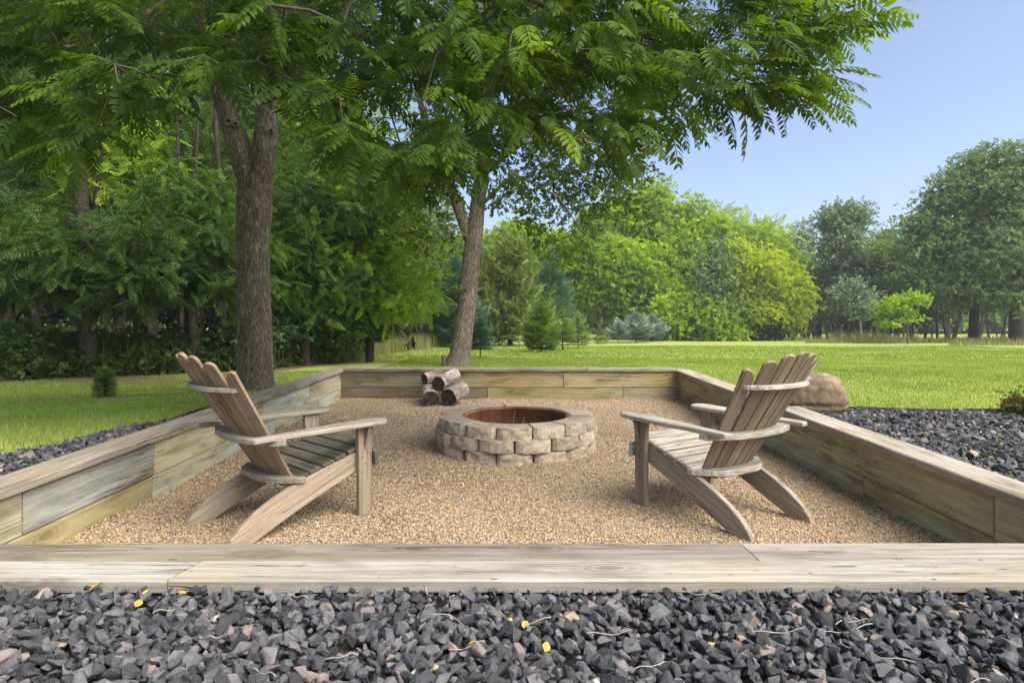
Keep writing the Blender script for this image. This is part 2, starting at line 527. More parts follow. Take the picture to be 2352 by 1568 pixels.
def logend_mat():
    m, t, out = newmat('sawn log end')
    co, oi = objcoord(t, 0.0)
    tc = t.nodes.new('ShaderNodeTexCoord')
    wv = t.nodes.new('ShaderNodeTexWave'); wv.wave_type = 'RINGS'; wv.rings_direction = 'X'
    wv.inputs['Scale'].default_value = 22; wv.inputs['Distortion'].default_value = 2.5
    L(t, tc.outputs['Object'], wv.inputs['Vector'])
    n = noise(t, tc.outputs['Object'], 18, 4, 0.6)
    c = ramp(t, n, [(0.3, (0.03, 0.024, 0.02)), (0.6, (0.10, 0.078, 0.062)), (0.8, (0.20, 0.16, 0.13))])
    c = mixc(t, 0.35, c, wv.outputs[0], 'MULTIPLY')
    princ(t, out, c, 0.95, 0.1, bump(t, wv.outputs[0], 0.3, 0.003))
    return m


def plain_mat(name, a, b, scale=30, rough=0.85):
    m, t, out = newmat(name)
    tc = t.nodes.new('ShaderNodeTexCoord')
    n1 = noise(t, tc.outputs['Object'], scale, 3)
    princ(t, out, ramp(t, n1, [(0.3, a), (0.7, b)]), rough, 0.25)
    return m


M['block'] = block_mat()
M['rust'] = rust_mat()
M['boulder'] = boulder_mat()
M['logbark'] = logbark_mat()
M['logend'] = logend_mat()
M['ashes'] = soil_mat('fire pit ash', (0.05, 0.045, 0.04), (0.16, 0.14, 0.12))
M['stem'] = plain_mat('dry stem', (0.22, 0.17, 0.13), (0.46, 0.40, 0.34))
M['deadleaf'] = plain_mat('dead leaf', (0.36, 0.15, 0.03), (0.62, 0.36, 0.08), 60)
M['yellowleaf'] = plain_mat('fallen yellow leaf', (0.70, 0.52, 0.03), (0.75, 0.60, 0.06))
M['nut'] = plain_mat('green walnut husk', (0.10, 0.15, 0.02), (0.17, 0.21, 0.04), 20, 0.6)
M['screw'] = plain_mat('screw head', (0.03, 0.028, 0.026), (0.06, 0.05, 0.045))

# ------------------------------------------------------------------ the ground
LX, RX = -2.18, 2.12        # inner faces of the side walls
NY, FY = 2.13, 8.17         # inner faces of the near and far walls
# lawn: one sheet with the pit cut out
gx = np.unique(np.concatenate([np.linspace(-160, -14, 16), np.linspace(-14, -2.33, 40), [-2.33, 2.25], np.linspace(-2.33, 2.25, 16), np.linspace(2.25, 16, 44), np.linspace(16, 200, 18)]))
gy = np.unique(np.concatenate([np.linspace(-40, -8, 5), np.linspace(-8, 1.87, 8), [1.87, 8.3], np.linspace(1.87, 8.3, 20), np.linspace(8.3, 50, 90), np.linspace(50, 420, 30)]))
X, Y = np.meshgrid(gx, gy)
Z = ground_z(X, Y)
idx = np.arange(X.size).reshape(X.shape)
quads = []
for j in range(len(gy) - 1):
    for i in range(len(gx) - 1):
        cx, cy = (gx[i] + gx[i + 1]) / 2, (gy[j] + gy[j + 1]) / 2
        if -2.33 < cx < 2.25 and 1.87 < cy < 8.3: continue
        if cy < 1.87 and abs(cx) < 13.9: continue
        quads.append((idx[j, i], idx[j, i + 1], idx[j + 1, i + 1], idx[j + 1, i]))
lawn = link('lawn', npmesh('lawn', np.stack([X, Y, Z], -1), np.array(quads), smooth=True, mat=M['lawn']))
tag(lawn, 'mown green lawn sloping gently away from the fire pit to the woods', kind='structure')

# grass blades where they are near enough to tell
BT = (np.array([[-.5, 0, 0], [.5, 0, 0], [-.28, .12, .55], [.28, .12, .55], [0, .42, 1.0]]), np.array([[0, 1, 3], [0, 3, 2], [2, 3, 4]]))


def patchy(x, y):
    v = np.zeros(len(x))
    for k, (fx_, fy_, ph) in enumerate(((.9, .5, 1.), (-.6, 1.3, 2.), (2.1, 1.7, .3), (1.4, -2.6, 4.), (4.3, 3.1, 5.), (-3.7, 5.2, 1.7))):
        v += np.sin(x * fx_ + y * fy_ + ph) / (1 + k * .35)
    return v


def blades(P, h, wd, lean=0.5, rnd=None):
    n = len(P)
    if rnd is None: rnd = np.clip(.46 + .11 * patchy(P[:, 0], P[:, 1]) + RNG.normal(size=n) * .2, 0, 1)
    a = RNG.random(n) * 2 * math.pi
    Rm = np.zeros((n, 3, 3))
    Rm[:, 0, 0] = np.cos(a); Rm[:, 1, 0] = np.sin(a)
    Rm[:, 0, 1] = -np.sin(a); Rm[:, 1, 1] = np.cos(a); Rm[:, 2, 2] = 1
    hh = h * (0.55 + 0.75 * RNG.random(n))
    S = np.stack([wd * (0.7 + 0.6 * RNG.random(n)), hh * lean * (0.3 + 1.4 * RNG.random(n)) * 2, hh], 1)
    return inst(BT, P, Rm, S, rnd)


def strip_edge(y):
    """x of the edge between the left gravel strip and the lawn"""
    return -2.60 + 0.19 * np.clip((y - 4.4) / 1.5, 0, 1) - 0.28 * np.clip((4.2 - y) / 1.2, 0, 1.6) + 0.035 * np.sin(y * 7)


def bed_edge(x):
    """y of the far edge of the right gravel bed"""
    return 5.42 - 0.16 * np.clip((x - 2.3) / 1.8, 0, 2) + 0.04 * np.sin(x * 5) - 0.0 * x


def scatter(n, x0, x1, y0, y1):
    return np.stack([RNG.uniform(x0, x1, n), RNG.uniform(y0, y1, n)], 1)


parts = []
p = scatter(80000, -8.5, -2.36, 3.0, 10.5)
keep = (p[:, 0] < strip_edge(p[:, 1])) & (np.abs(p[:, 0]) < 0.86 * p[:, 1] + 0.3) & ((p[:, 0] > -8) | (p[:, 1] < 9))
dx = np.hypot(p[:, 0] + 4.0, (p[:, 1] - 7.1) * 1.3)
dp = np.hypot((p[:, 0] + 4.6) / 1.5, (p[:, 1] - 9.0) / .55)
keep &= ~((dx < 0.35) & (RNG.random(len(p)) < 0.8)) & ~((dp < 1) & (RNG.random(len(p)) < .7))
p = p[keep]
parts.append(blades(np.column_stack([p, ground_z(p[:, 0], p[:, 1])]), 0.036, 0.0055))
p = scatter(60000, -2.4, 2.4, 8.32, 15)
parts.append(blades(np.column_stack([p, ground_z(p[:, 0], p[:, 1])]), 0.027, 0.008))
p = scatter(190000, 2.3, 13, 4.6, 15)
keep = ((p[:, 1] > bed_edge(p[:, 0]))) & (p[:, 0] < 0.86 * p[:, 1] + 0.4)
p = p[keep]
parts.append(blades(np.column_stack([p, ground_z(p[:, 0], p[:, 1])]), 0.027, 0.0065))
p = scatter(60000, -3.5, 18, 15, 26)
p = p[p[:, 0] < 0.86 * p[:, 1]]
parts.append(blades(np.column_stack([p, ground_z(p[:, 0], p[:, 1])]), 0.035, 0.022))
V, F, A = merge(parts)
tag(link('grass', npmesh('grass', V, F, {'rnd': A}, mat=M['blade'])), 'short green grass blades of the lawn round the pit', kind='stuff')

bm = bmesh.new()
for (cx_, cy_, rx_, ry_) in ((-4.6, 9.0, 1.5, .55), (-3.95, 6.9, .5, .16)):
    c_ = bm.verts.new((cx_, cy_, gz(cx_, cy_) + .006))
    ring = []
    for k in range(40):
        a = 2 * math.pi * k / 40; q_ = 1 + .25 * mnoise.noise(Vector((math.cos(a) * 2, math.sin(a) * 2, cx_)))
        x_, y_ = cx_ + rx_ * q_ * math.cos(a), cy_ + ry_ * q_ * math.sin(a)
        ring.append(bm.verts.new((x_, y_, gz(x_, y_) + .004)))
    for k in range(40): bm.faces.new((c_, ring[k], ring[(k + 1) % 40]))
tag(link('bare_ground', bmmesh('bare_ground', bm, M['dirt'], True)), 'patches of bare brown earth in the left lawn', kind='structure')

# pit floor: pea gravel
fx = np.linspace(LX - .03, RX + .03, 70); fy = np.linspace(NY - .03, FY + .03, 90)
X, Y = np.meshgrid(fx, fy)


def floor_z(X, Y):
    X = np.asarray(X, float); Y = np.asarray(Y, float)
    z = 0.008 * np.sin(X * 3.1 + 1) * np.cos(Y * 2.3) + 0.006 * np.sin(X * 7.3 + Y * 5.1)
    e = np.minimum(np.minimum(X - LX, RX - X), FY - Y)
    z = z + 0.010 * np.sin(X * 1.7 + Y * 2.9 + 2) * np.sin(Y * 1.3 - X)
    return z + 0.02 * np.exp(-np.clip(e, 0, 9) / 0.12)


Z = floor_z(X, Y)
idx = np.arange(X.size).reshape(X.shape)
q = np.stack([idx[:-1, :-1], idx[:-1, 1:], idx[1:, 1:], idx[1:, :-1]], -1).reshape(-1, 4)
pf = link('pit_floor', npmesh('pit_floor', np.stack([X, Y, Z], -1), q, smooth=True, mat=M['peabed']))
tag(pf, 'tan pea gravel ground inside the timber pit', kind='structure')
OCT = (np.array([[1, 0, 0], [-1, 0, 0], [0, 1, 0], [0, -1, 0], [0, 0, 1], [0, 0, -1.]]), np.array([[0, 2, 4], [2, 1, 4], [1, 3, 4], [3, 0, 4], [2, 0, 5], [1, 2, 5], [3, 1, 5], [0, 3, 5]]))


def pebbles(n, x0, x1, y0, y1, r):
    p = scatter(n, x0, x1, y0, y1)
    z = floor_z(p[:, 0], p[:, 1]) + RNG.uniform(-0.3, 0.6, n) * r
    ax = randunit(n); up = randunit(n)
    S = r * (0.6 + 0.8 * RNG.random((n, 1))) * np.stack([np.full(n, 1.15), np.full(n, .95), np.full(n, .75)], 1)
    return inst(OCT, np.column_stack([p, z]), frames(ax, up), S)


V, F, A = merge([pebbles(46000, LX, RX, NY, 4.1, 0.0058), pebbles(30000, LX, RX, 4.1, 6.2, 0.0066), pebbles(14000, LX, RX, 6.2, FY, 0.008)])
tag(link('pea_gravel', npmesh('pea_gravel', V, F, {'rnd': A}, smooth=True, mat=M['pea'])), 'loose tan pea stones covering the pit floor', kind='stuff')


# ------------------------------------------------------------------ black gravel beds
def rock_template(seed, npts=13, bev=0.0):
    rg = np.random.default_rng(seed)
    pts = norm(rg.normal(size=(npts, 3))) * (0.70 + 0.45 * rg.random((npts, 1)))
    pts = np.clip(pts, -0.72, 0.72) * 1.15
    pts *= np.array([1.15, 0.88, 0.66])
    bm = bmesh.new()
    for q_ in pts: bm.verts.new(q_)
    bmesh.ops.convex_hull(bm, input=bm.verts)
    loose = [v for v in bm.verts if not v.link_faces]
    bmesh.ops.delete(bm, geom=loose, context='VERTS')
    if bev:
        bmesh.ops.dissolve_limit(bm, angle_limit=R_(16), verts=bm.verts, edges=bm.edges)
        bmesh.ops.bevel(bm, geom=list(bm.edges), offset=bev, segments=1, affect='EDGES', clamp_overlap=True)
        for v in bm.verts: v.co += Vector(rg.normal(size=3).tolist()) * .022
    bmesh.ops.triangulate(bm, faces=bm.faces)
    bm.verts.ensure_lookup_table(); bm.verts.index_update()
    V = np.array([v.co[:] for v in bm.verts]); F = np.array([[v.index for v in f.verts] for f in bm.faces])
    bm.free()
    return V, F


ROCKS = [rock_template(s, 8 + s % 4, .075) for s in range(12)]
ROCKS_LO = [rock_template(s, 8 + s % 4) for s in range(12)]


def rock_orient(n):
    ax = randunit(n) * np.array([1, 1, .55]); up = randunit(n) * np.array([.9, .9, .6]) + np.array([0, 0, .8])
    return frames(ax, up)


def gravel(P, S, T=None):
    T = T or ROCKS
    n = len(P); k = RNG.integers(0, len(ROCKS), n); out = []
    Rm = rock_orient(n)
    for i in range(len(ROCKS)):
        s = k == i
        out.append(inst(T[i], P[s], Rm[s], S[s]))
    return out


def jgrid(x0, x1, y0, y1, step):
    a, b = np.meshgrid(np.arange(x0, x1, step), np.arange(y0, y1, step))
    p = np.stack([a.ravel(), b.ravel()], 1)
    return p + RNG.uniform(-.5, .5, p.shape) * step * 0.9


bed = bmesh.new()
def sheet(name, pts, z, mat, lab):
    bm = bmesh.new()
    f = bm.faces.new([bm.verts.new((x, y, z)) for x, y in pts])
    o = link(name, bmmesh(name, bm, mat))
    return tag(o, lab, kind='structure')


bed.free()
gb = sheet('gravel_bed', [(-15, -8), (15, -8), (15, 1.87), (-15, 1.87)], 0.328, M['soil'], 'bed of black crushed stone in front of the near timber edge')
# front stones: two loose layers
p1 = jgrid(-1.75, 1.75, 0.85, 1.83, 0.027)
P1 = np.column_stack([p1, np.full(len(p1), 0.338) + RNG.uniform(0.0, 0.010, len(p1))])
p2 = jgrid(-1.75, 1.75, 0.85, 1.82, 0.034)
P2 = np.column_stack([p2, np.full(len(p2), 0.350) + RNG.uniform(0.0, 0.012, len(p2))])
Pf = np.concatenate([P1, P2]); sz = RNG.gamma(6, 1 / 6, len(Pf)) * 0.0158 + 0.002
sz[len(P1):] *= 1.12
tip = Pf[:, 1] + sz < 1.838
Pf, sz = Pf[tip], np.clip(sz[tip], 0.008, 0.034)
Pf[:, 2] -= np.clip(sz - 0.02, 0, 1) * 0.5
# the three hundred that show largest become pieces of their own
inview = (np.abs(Pf[:, 0]) < 0.78 * Pf[:, 1]) & (Pf[:, 1] > 1.22) & (Pf[:, 2] > 0.340)
score = np.where(inview, sz / Pf[:, 1], 0)
order = np.argsort(-score)
big, rest = order[:300], order[300:]
rock_me = []
for i, (TV, TF) in enumerate(ROCKS):
    rock_me.append(npmesh('stone', TV, TF, mat=M['rock_each']))
Rm = rock_orient(300)
for n_, i in enumerate(big):
    m4 = Matrix(Rm[n_].tolist()).to_4x4() @ Matrix.Diagonal((sz[i],) * 3 + (1,))
    m4.translation = Vector(Pf[i].tolist())
    link('stone', rock_me[n_ % len(ROCKS)], None, gb, m4)
V, F, A = merge(gravel(Pf[rest], sz[rest]))
g0 = link('small_stones', npmesh('small_stones', V, F, {'rnd': A}, mat=M['rock']), parent=gb)
g0['kind'] = 'stuff'
# left strip
ys = np.linspace(1.88, 6.1, 30)
stripe = sheet('gravel_strip', [(-2.36, 1.88), (-2.36, 6.1)] + [(strip_edge(y), y) for y in ys[::-1]], 0.352, M['soil'], 'narrow strip of black crushed stone along the left wall')
pl = jgrid(-3.3, -2.35, 1.6, 6.0, 0.034)
pl = pl[(pl[:, 0] > strip_edge(pl[:, 1]) - 0.02) & (pl[:, 0] < -2.375)]
s_ = RNG.gamma(9, 1 / 9, len(pl)) * 0.019 + 0.003
V, F, A = merge(gravel(np.column_stack([pl, ground_z(pl[:, 0], pl[:, 1]) + 0.012 + RNG.uniform(0, .012, len(pl))]), s_, ROCKS_LO))
tag(link('gravel_heap', npmesh('left_gravel', V, F, {'rnd': A}, mat=M['rock'])), 'black crushed stone filling the narrow strip beside the left wall', kind='stuff')
# right bed
xs = np.linspace(2.28, 7.0, 30)
sheet('gravel_bed', [(2.27, 1.9), (7.0, 1.9)] + [(x, bed_edge(x)) for x in xs[::-1]], 0.352 - 0.015, M['soil'], 'bed of black crushed stone beyond the right wall beside the lawn')
pr = jgrid(2.28, 4.9, 1.9, 5.5, 0.036)
pr = pr[(pr[:, 1] < bed_edge(pr[:, 0])) & (pr[:, 0] > 2.30) & (pr[:, 0] < 0.84 * pr[:, 1] + .3)]
s_ = RNG.gamma(8, 1 / 8, len(pr)) * 0.020 + 0.003
V, F, A = merge(gravel(np.column_stack([pr, ground_z(pr[:, 0], pr[:, 1]) + 0.008 + RNG.uniform(0, .014, len(pr))]), s_, ROCKS_LO))
tag(link('gravel_heap', npmesh('right_gravel', V, F, {'rnd': A}, mat=M['rock'])), 'black crushed stone filling the wide bed behind the right wall', kind='stuff')


# ------------------------------------------------------------------ timber walls
def board(name, parent, p0, p1, w_, h_, color, mat, bev=0.006, skew0=0.0, skew1=0.0, seed=0):
    """box whose length runs p0 -> p1 (centre line of its top-left... its centre), w_ across, h_ high; ends may be cut on a skew"""
    p0, p1 = Vector(p0), Vector(p1)
    Ln = (p1 - p0).length
    x = (p1 - p0).normalized(); z = Vector((0, 0, 1)); y = z.cross(x).normalized(); z = x.cross(y)
    rg = random.Random(seed * 31 + int(Ln * 1000))
    bm = bmesh.new()
    nseg = max(2, int(Ln / 0.25))
    rings = []
    b = bev
    prof = [(-w_ / 2 + b, -h_ / 2), (w_ / 2 - b, -h_ / 2), (w_ / 2, -h_ / 2 + b), (w_ / 2, h_ / 2 - b), (w_ / 2 - b, h_ / 2), (-w_ / 2 + b, h_ / 2), (-w_ / 2, h_ / 2 - b), (-w_ / 2, -h_ / 2 + b)]
    dz = 0; dy = 0
    for i in range(nseg + 1):
        tt = i / nseg
        if 0 < i < nseg:
            dz = dz * .6 + rg.uniform(-1, 1) * 0.0012; dy = dy * .6 + rg.uniform(-1, 1) * 0.0012
        r = []
        for (a, c) in prof:
            sk = (skew0 if i == 0 else skew1 if i == nseg else 0) * a / (w_ / 2)
            r.append(bm.verts.new((-Ln / 2 + Ln * tt + sk, a + dy, c + dz)))
        rings.append(r)
    for a, c in zip(rings[:-1], rings[1:]):
        for k in range(8):
            bm.faces.new((a[k], a[(k + 1) % 8], c[(k + 1) % 8], c[k]))
    bm.faces.new(rings[0][::-1]); bm.faces.new(rings[-1])
    bmesh.ops.recalc_face_normals(bm, faces=bm.faces)
    me = bmmesh(name, bm, mat)
    m4 = Matrix((x, y, z)).transposed().to_4x4(); m4.translation = (p0 + p1) / 2 - parent.location
    return link(name, me, None, parent, m4, color)


OLIVE = (0.30, 0.275, 0.165); TAN = (0.42, 0.34, 0.20); GREYG = (0.30, 0.30, 0.235); PALE = (0.52, 0.53, 0.45); PALEY = (0.55, 0.50, 0.32)
GREYB = (0.38, 0.40, 0.37); BRN = (0.25, 0.205, 0.15); OCH = (0.40, 0.28, 0.13)
CAPC = (0.33, 0.29, 0.25); CAPD = (0.30, 0.255, 0.215); CAPL = (0.42, 0.385, 0.345)
TW = 0.14                    # timber thickness
GAP = 0.004


def xf(src):
    return (src / 1.3061 - 1176) / FOC * FY


# far wall
fw = tag(empty('timber_wall', (0, FY, 0)), 'far low timber retaining wall of stacked boards behind the log pile', 'wall')
ztop = 0.362
for j, (a, b, c) in enumerate([(1023, 1361, GREYG), (1361, 1691, TAN), (1691, 2035, (0.46, 0.385, 0.22))]):
    board('timber', fw, (xf(a) + GAP, FY + TW / 2, 0.263), (xf(b) - GAP, FY + TW / 2, 0.263), TW, 0.197, c, M['timber'], seed=j)
for j, (a, b, c) in enumerate([(1023, 1462, BRN), (1462, 1869, (0.36, 0.33, 0.21)), (1869, 2035, (0.40, 0.36, 0.24))]):
    board('timber', fw, (xf(a) + GAP, FY + TW / 2 + .004, 0.063), (xf(b) - GAP, FY + TW / 2 + .004, 0.063), TW, 0.197, c, M['timber'], seed=j + 5)
for a, b, c in [(1000, 1762, CAPD), (1762, 2052, (0.33, 0.28, 0.24))]:
    board('cap_board', fw, (xf(a) + GAP, FY + TW / 2 - .01, 0.386), (xf(b) - GAP, FY + TW / 2 - .01, 0.386), 0.185, 0.040, c, M['cap'], seed=int(a))
# left wall
lw = tag(empty('timber_wall', (LX, 5, 0)), 'left low timber retaining wall with pale greenish boards beside the lawn', 'wall')
xc = LX - TW / 2


def side(wall, xc, ys_, z, cols, seed):
    for j in range(len(ys_) - 1):
        board('timber', wall, (xc, ys_[j] + GAP, z), (xc, ys_[j + 1] - GAP, z), TW, 0.197, cols[j], M['timber'], seed=seed + j)


side(lw, xc, [1.86, 2.85, 3.9, 5.6, 6.9, FY + TW], 0.243, [(0.44, 0.46, 0.40), GREYB, PALEY, PALE, (0.54, 0.53, 0.47)], 20)
side(lw, xc - .003, [1.86, 3.89, 5.89, 7.2, FY + TW], 0.043, [(0.44, 0.40, 0.25), (0.52, 0.54, 0.47), PALEY, PALE], 30)
for a, b, c in [(2.135, 4.75, CAPC), (4.75, FY + .045, (0.36, 0.315, 0.27))]:
    zz = 0.348 + 0.012 * (a - 2.1) / 6, 0.348 + 0.012 * (b - 2.1) / 6
    board('cap_board', lw, (LX - .067, a + GAP, zz[0] + .020), (LX - .067, b - GAP, zz[1] + .020), 0.2, 0.042, c, M['cap'], seed=int(a * 10), skew1=0.0)
# right wall
rw = tag(empty('timber_wall', (RX, 5, 0)), 'right low timber retaining wall with olive brown boards beside the boulder', 'wall')
xc = RX + TW / 2
side(rw, xc, [1.86, 2.815, 5.04, 6.5, FY + TW], 0.243, [(0.439, 0.415, 0.268), (0.451, 0.409, 0.244), (0.439, 0.415, 0.281), (0.464, 0.390, 0.232)], 40)
side(rw, xc + .003, [1.86, 3.87, 6.3, FY + TW], 0.043, [(0.415, 0.397, 0.244), (0.415, 0.397, 0.281), (0.390, 0.354, 0.232)], 50)
for a, b, c in [(2.135, 5.4, CAPL), (5.4, FY + .045, (0.44, 0.39, 0.33))]:
    board('cap_board', rw, (RX + .06, a + GAP, 0.364), (RX + .06, b - GAP, 0.368), 0.2, 0.042, c, M['cap'], seed=int(a * 10) + 3)
# near wall: two cap boards side by side on stacked timbers
nw = tag(empty('timber_wall', (0, NY, 0)), 'near low timber wall topped by two rows of weathered boards before the black stones', 'wall')
for z_, c in ((0.233, OLIVE), (0.034, TAN)):
    for a, b in ((-3.0, -0.6), (-0.6, 1.5), (1.5, 3.1)):
        board('timber', nw, (a + GAP, 1.985, z_), (b - GAP, 1.985, z_), 0.255, 0.197, c, M['timber'], seed=int(a * 7) + 70)
xb = 0.762
board('cap_board', nw, (-3.0, 2.0565, 0.354), (xb - .002, 2.0565, 0.354), 0.148, 0.042, (0.25, 0.22, 0.19), M['cap'], seed=81, skew1=-0.004)
board('cap_board', nw, (xb + .002, 2.0565, 0.3545), (3.1, 2.0565, 0.3545), 0.148, 0.042, (0.36, 0.335, 0.305), M['cap'], seed=82, skew0=-0.004)
xa = -0.973
board('cap_board', nw, (-3.0, 1.909, 0.355), (xa - .003, 1.909, 0.355), 0.141, 0.042, (0.395, 0.38, 0.35), M['cap'], seed=83, skew1=0.018)
c1 = board('cap_board', nw, (xa + .003, 1.909, 0.355), (3.1, 1.909, 0.355), 0.141, 0.042, (0.385, 0.365, 0.335), M['cap'], seed=84, skew0=0.018)
c1.rotation_euler.rotate_axis('X', 0.01)


# ------------------------------------------------------------------ fire pit
FPX, FPY = (1186 - 1176) / FOC * 5.41, 5.41
pit = tag(empty('fire_pit', (FPX, FPY, 0)), 'round fire pit of three courses of tumbled concrete blocks with a rusty steel ring', 'fire pit')
NB = 14


def block_mesh(rin, rout, seed, h=0.093, dip=False):
    rg = random.Random(seed)
    a = math.pi / NB - 0.010
    # outline in polar form, front face in three facets with rounded shoulders
    out = []
    for tt in np.linspace(-1, 1, 11):
        r = rout - 0.012 + 0.018 * (1 - tt * tt) - (0.020 * max(0, abs(tt) - 0.78) / 0.22)
        out.append((r, a * tt))
    inn = [(rin, a * tt) for tt in (1, 0.33, -0.33, -1)]
    ring = out + inn
    zs = [0, 0.004, 0.014, 0.034, 0.055, 0.075, h - 0.010, h - 0.002, h]
    sc_ = [0.975, 0.988, 1, 1.004, 1.006, 1.003, 0.996, 0.986, 0.968]
    bm = bmesh.new(); rows = []
    off = Vector((seed * 3.1, seed * 1.7, 0))
    cr = (rin + rout) / 2
    for z, s in zip(zs, sc_):
        row = []
        for k, (r, th) in enumerate(ring):
            r2 = cr + (r - cr) * s; t2 = th * (s ** 0.6)
            v = Vector((r2 * math.cos(t2), r2 * math.sin(t2), z))
            if k < len(out):
                n1 = mnoise.noise((v + off) * 20) * 0.013 + mnoise.noise((v + off) * 55) * 0.007
                v += Vector((math.cos(t2), math.sin(t2), 0)) * n1
            if z >= h - 0.003: v.z += mnoise.noise((v + off) * 9) * 0.0025
            row.append(bm.verts.new(v))
        rows.append(row)
    n = len(ring)
    for r0, r1 in zip(rows[:-1], rows[1:]):
        for k in range(n):
            bm.faces.new((r0[k], r0[(k + 1) % n], r1[(k + 1) % n], r1[k]))
    bm.faces.new(rows[0][::-1]); bm.faces.new(rows[-1])
    bmesh.ops.recalc_face_normals(bm, faces=bm.faces)
    bmesh.ops.triangulate(bm, faces=[f for f in bm.faces if len(f.verts) > 4])
    return bmmesh('block', bm, M['block'])


bcols = [(0.41, 0.345, 0.25), (0.37, 0.305, 0.22), (0.44, 0.37, 0.27), (0.35, 0.285, 0.21), (0.40, 0.325, 0.24), (0.32, 0.28, 0.205)]
for course in range(3):
    rout = [0.664, 0.672, 0.648][course]
    for k in range(NB):
        rj = random.uniform(-.006, .006)
        me = block_mesh(0.452, rout, course * 40 + k)
        th = 2 * math.pi * (k + (0.5 if course % 2 else 0.0)) / NB - math.pi / 2 + random.uniform(-.008, .008) - 0.02
        m4 = Matrix.Translation((rj * math.cos(th), rj * math.sin(th), -0.012 + course * 0.0955)) @ Matrix.Rotation(th, 4, 'Z') @ Matrix.Rotation(random.uniform(-.006, .006), 4, 'Y')
        c = random.choice(bcols)
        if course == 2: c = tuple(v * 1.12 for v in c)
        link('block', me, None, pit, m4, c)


def lathe(prof, n=72, z0=0):
    bm = bmesh.new(); rows = []
    for r, z in prof:
        rows.append([bm.verts.new((r * math.cos(2 * math.pi * k / n), r * math.sin(2 * math.pi * k / n), z)) for k in range(n)])
    for a, b in zip(rows[:-1], rows[1:]):
        for k in range(n):
            bm.faces.new((a[k], a[(k + 1) % n], b[(k + 1) % n], b[k]))
    return bm


bm = lathe([(0.449, 0.262), (0.452, 0.268), (0.446, 0.272), (0.432, 0.269), (0.420, 0.262), (0.418, 0.250), (0.426, 0.246), (0.426, -0.02)])
link('steel_ring', bmmesh('steel_ring', bm, M['rust'], True), None, pit)
bm = bmesh.new()
bmesh.ops.create_grid(bm, x_segments=30, y_segments=30, size=0.43)
for v in bm.verts:
    r = max(abs(v.co.x), abs(v.co.y)); l = v.co.xy.length or 1
    v.co.x *= r / l; v.co.y *= r / l
    v.co.z = 0.035 + mnoise.noise(v.co * 6) * 0.02
link('ash_bed', bmmesh('ash_bed', bm, M['ashes'], True), None, pit)


def tube_path(pts, r0, r1, sides=6):
    """one smooth tube as V, F"""
    pts = np.asarray(pts, float); n = len(pts)
    tan = norm(np.gradient(pts, axis=0))
    ref = np.array([0.31, 0.17, 0.93]) if abs(tan[0, 2]) < 0.9 else np.array([0.9, 0.3, 0.1])
    u = norm(np.cross(tan, ref)); v = np.cross(tan, u)
    rr = np.linspace(r0, r1, n) if np.isscalar(r0) else r0
    a = np.arange(sides) * 2 * math.pi / sides
    V = pts[:, None] + rr[:, None, None] * (np.cos(a)[None, :, None] * u[:, None] + np.sin(a)[None, :, None] * v[:, None])
    F = []
    for i in range(n - 1):
        for k in range(sides):
            k2 = (k + 1) % sides
            F.append((i * sides + k, i * sides + k2, (i + 1) * sides + k2))
            F.append((i * sides + k, (i + 1) * sides + k2, (i + 1) * sides + k))
    return V.reshape(-1, 3), np.array(F), np.zeros(n * sides)


def curvy(p0, d, ln, n=7, wob=0.25, droop=0.0):
    pts = [np.array(p0, float)]; d = np.array(d, float) / np.linalg.norm(d)
    for i in range(n):
        d = d + RNG.normal(size=3) * wob * 0.5; d[2] -= droop; d /= np.linalg.norm(d)
        pts.append(pts[-1] + d * ln / n)
    return pts


# dead twigs standing in the pit
tw = []
for i in range(26):
    a = RNG.uniform(-1.2, 1.2)
    p0 = (FPX - 0.05 + RNG.normal() * 0.05, FPY + 0.12 + RNG.normal() * 0.05, 0.03)
    tw.append(tube_path(curvy(p0, (math.sin(a), RNG.normal() * .4, 1.1), RNG.uniform(0.12, 0.26), 6, 0.35, 0.05), 0.0022, 0.001, 4))
V, F, A = merge(tw)
tag(link('dry_twigs', npmesh('dry_twigs', V, F, smooth=True, mat=M['stem'])), 'tangle of pale dry twigs lying inside the rusty fire ring', 'twigs')


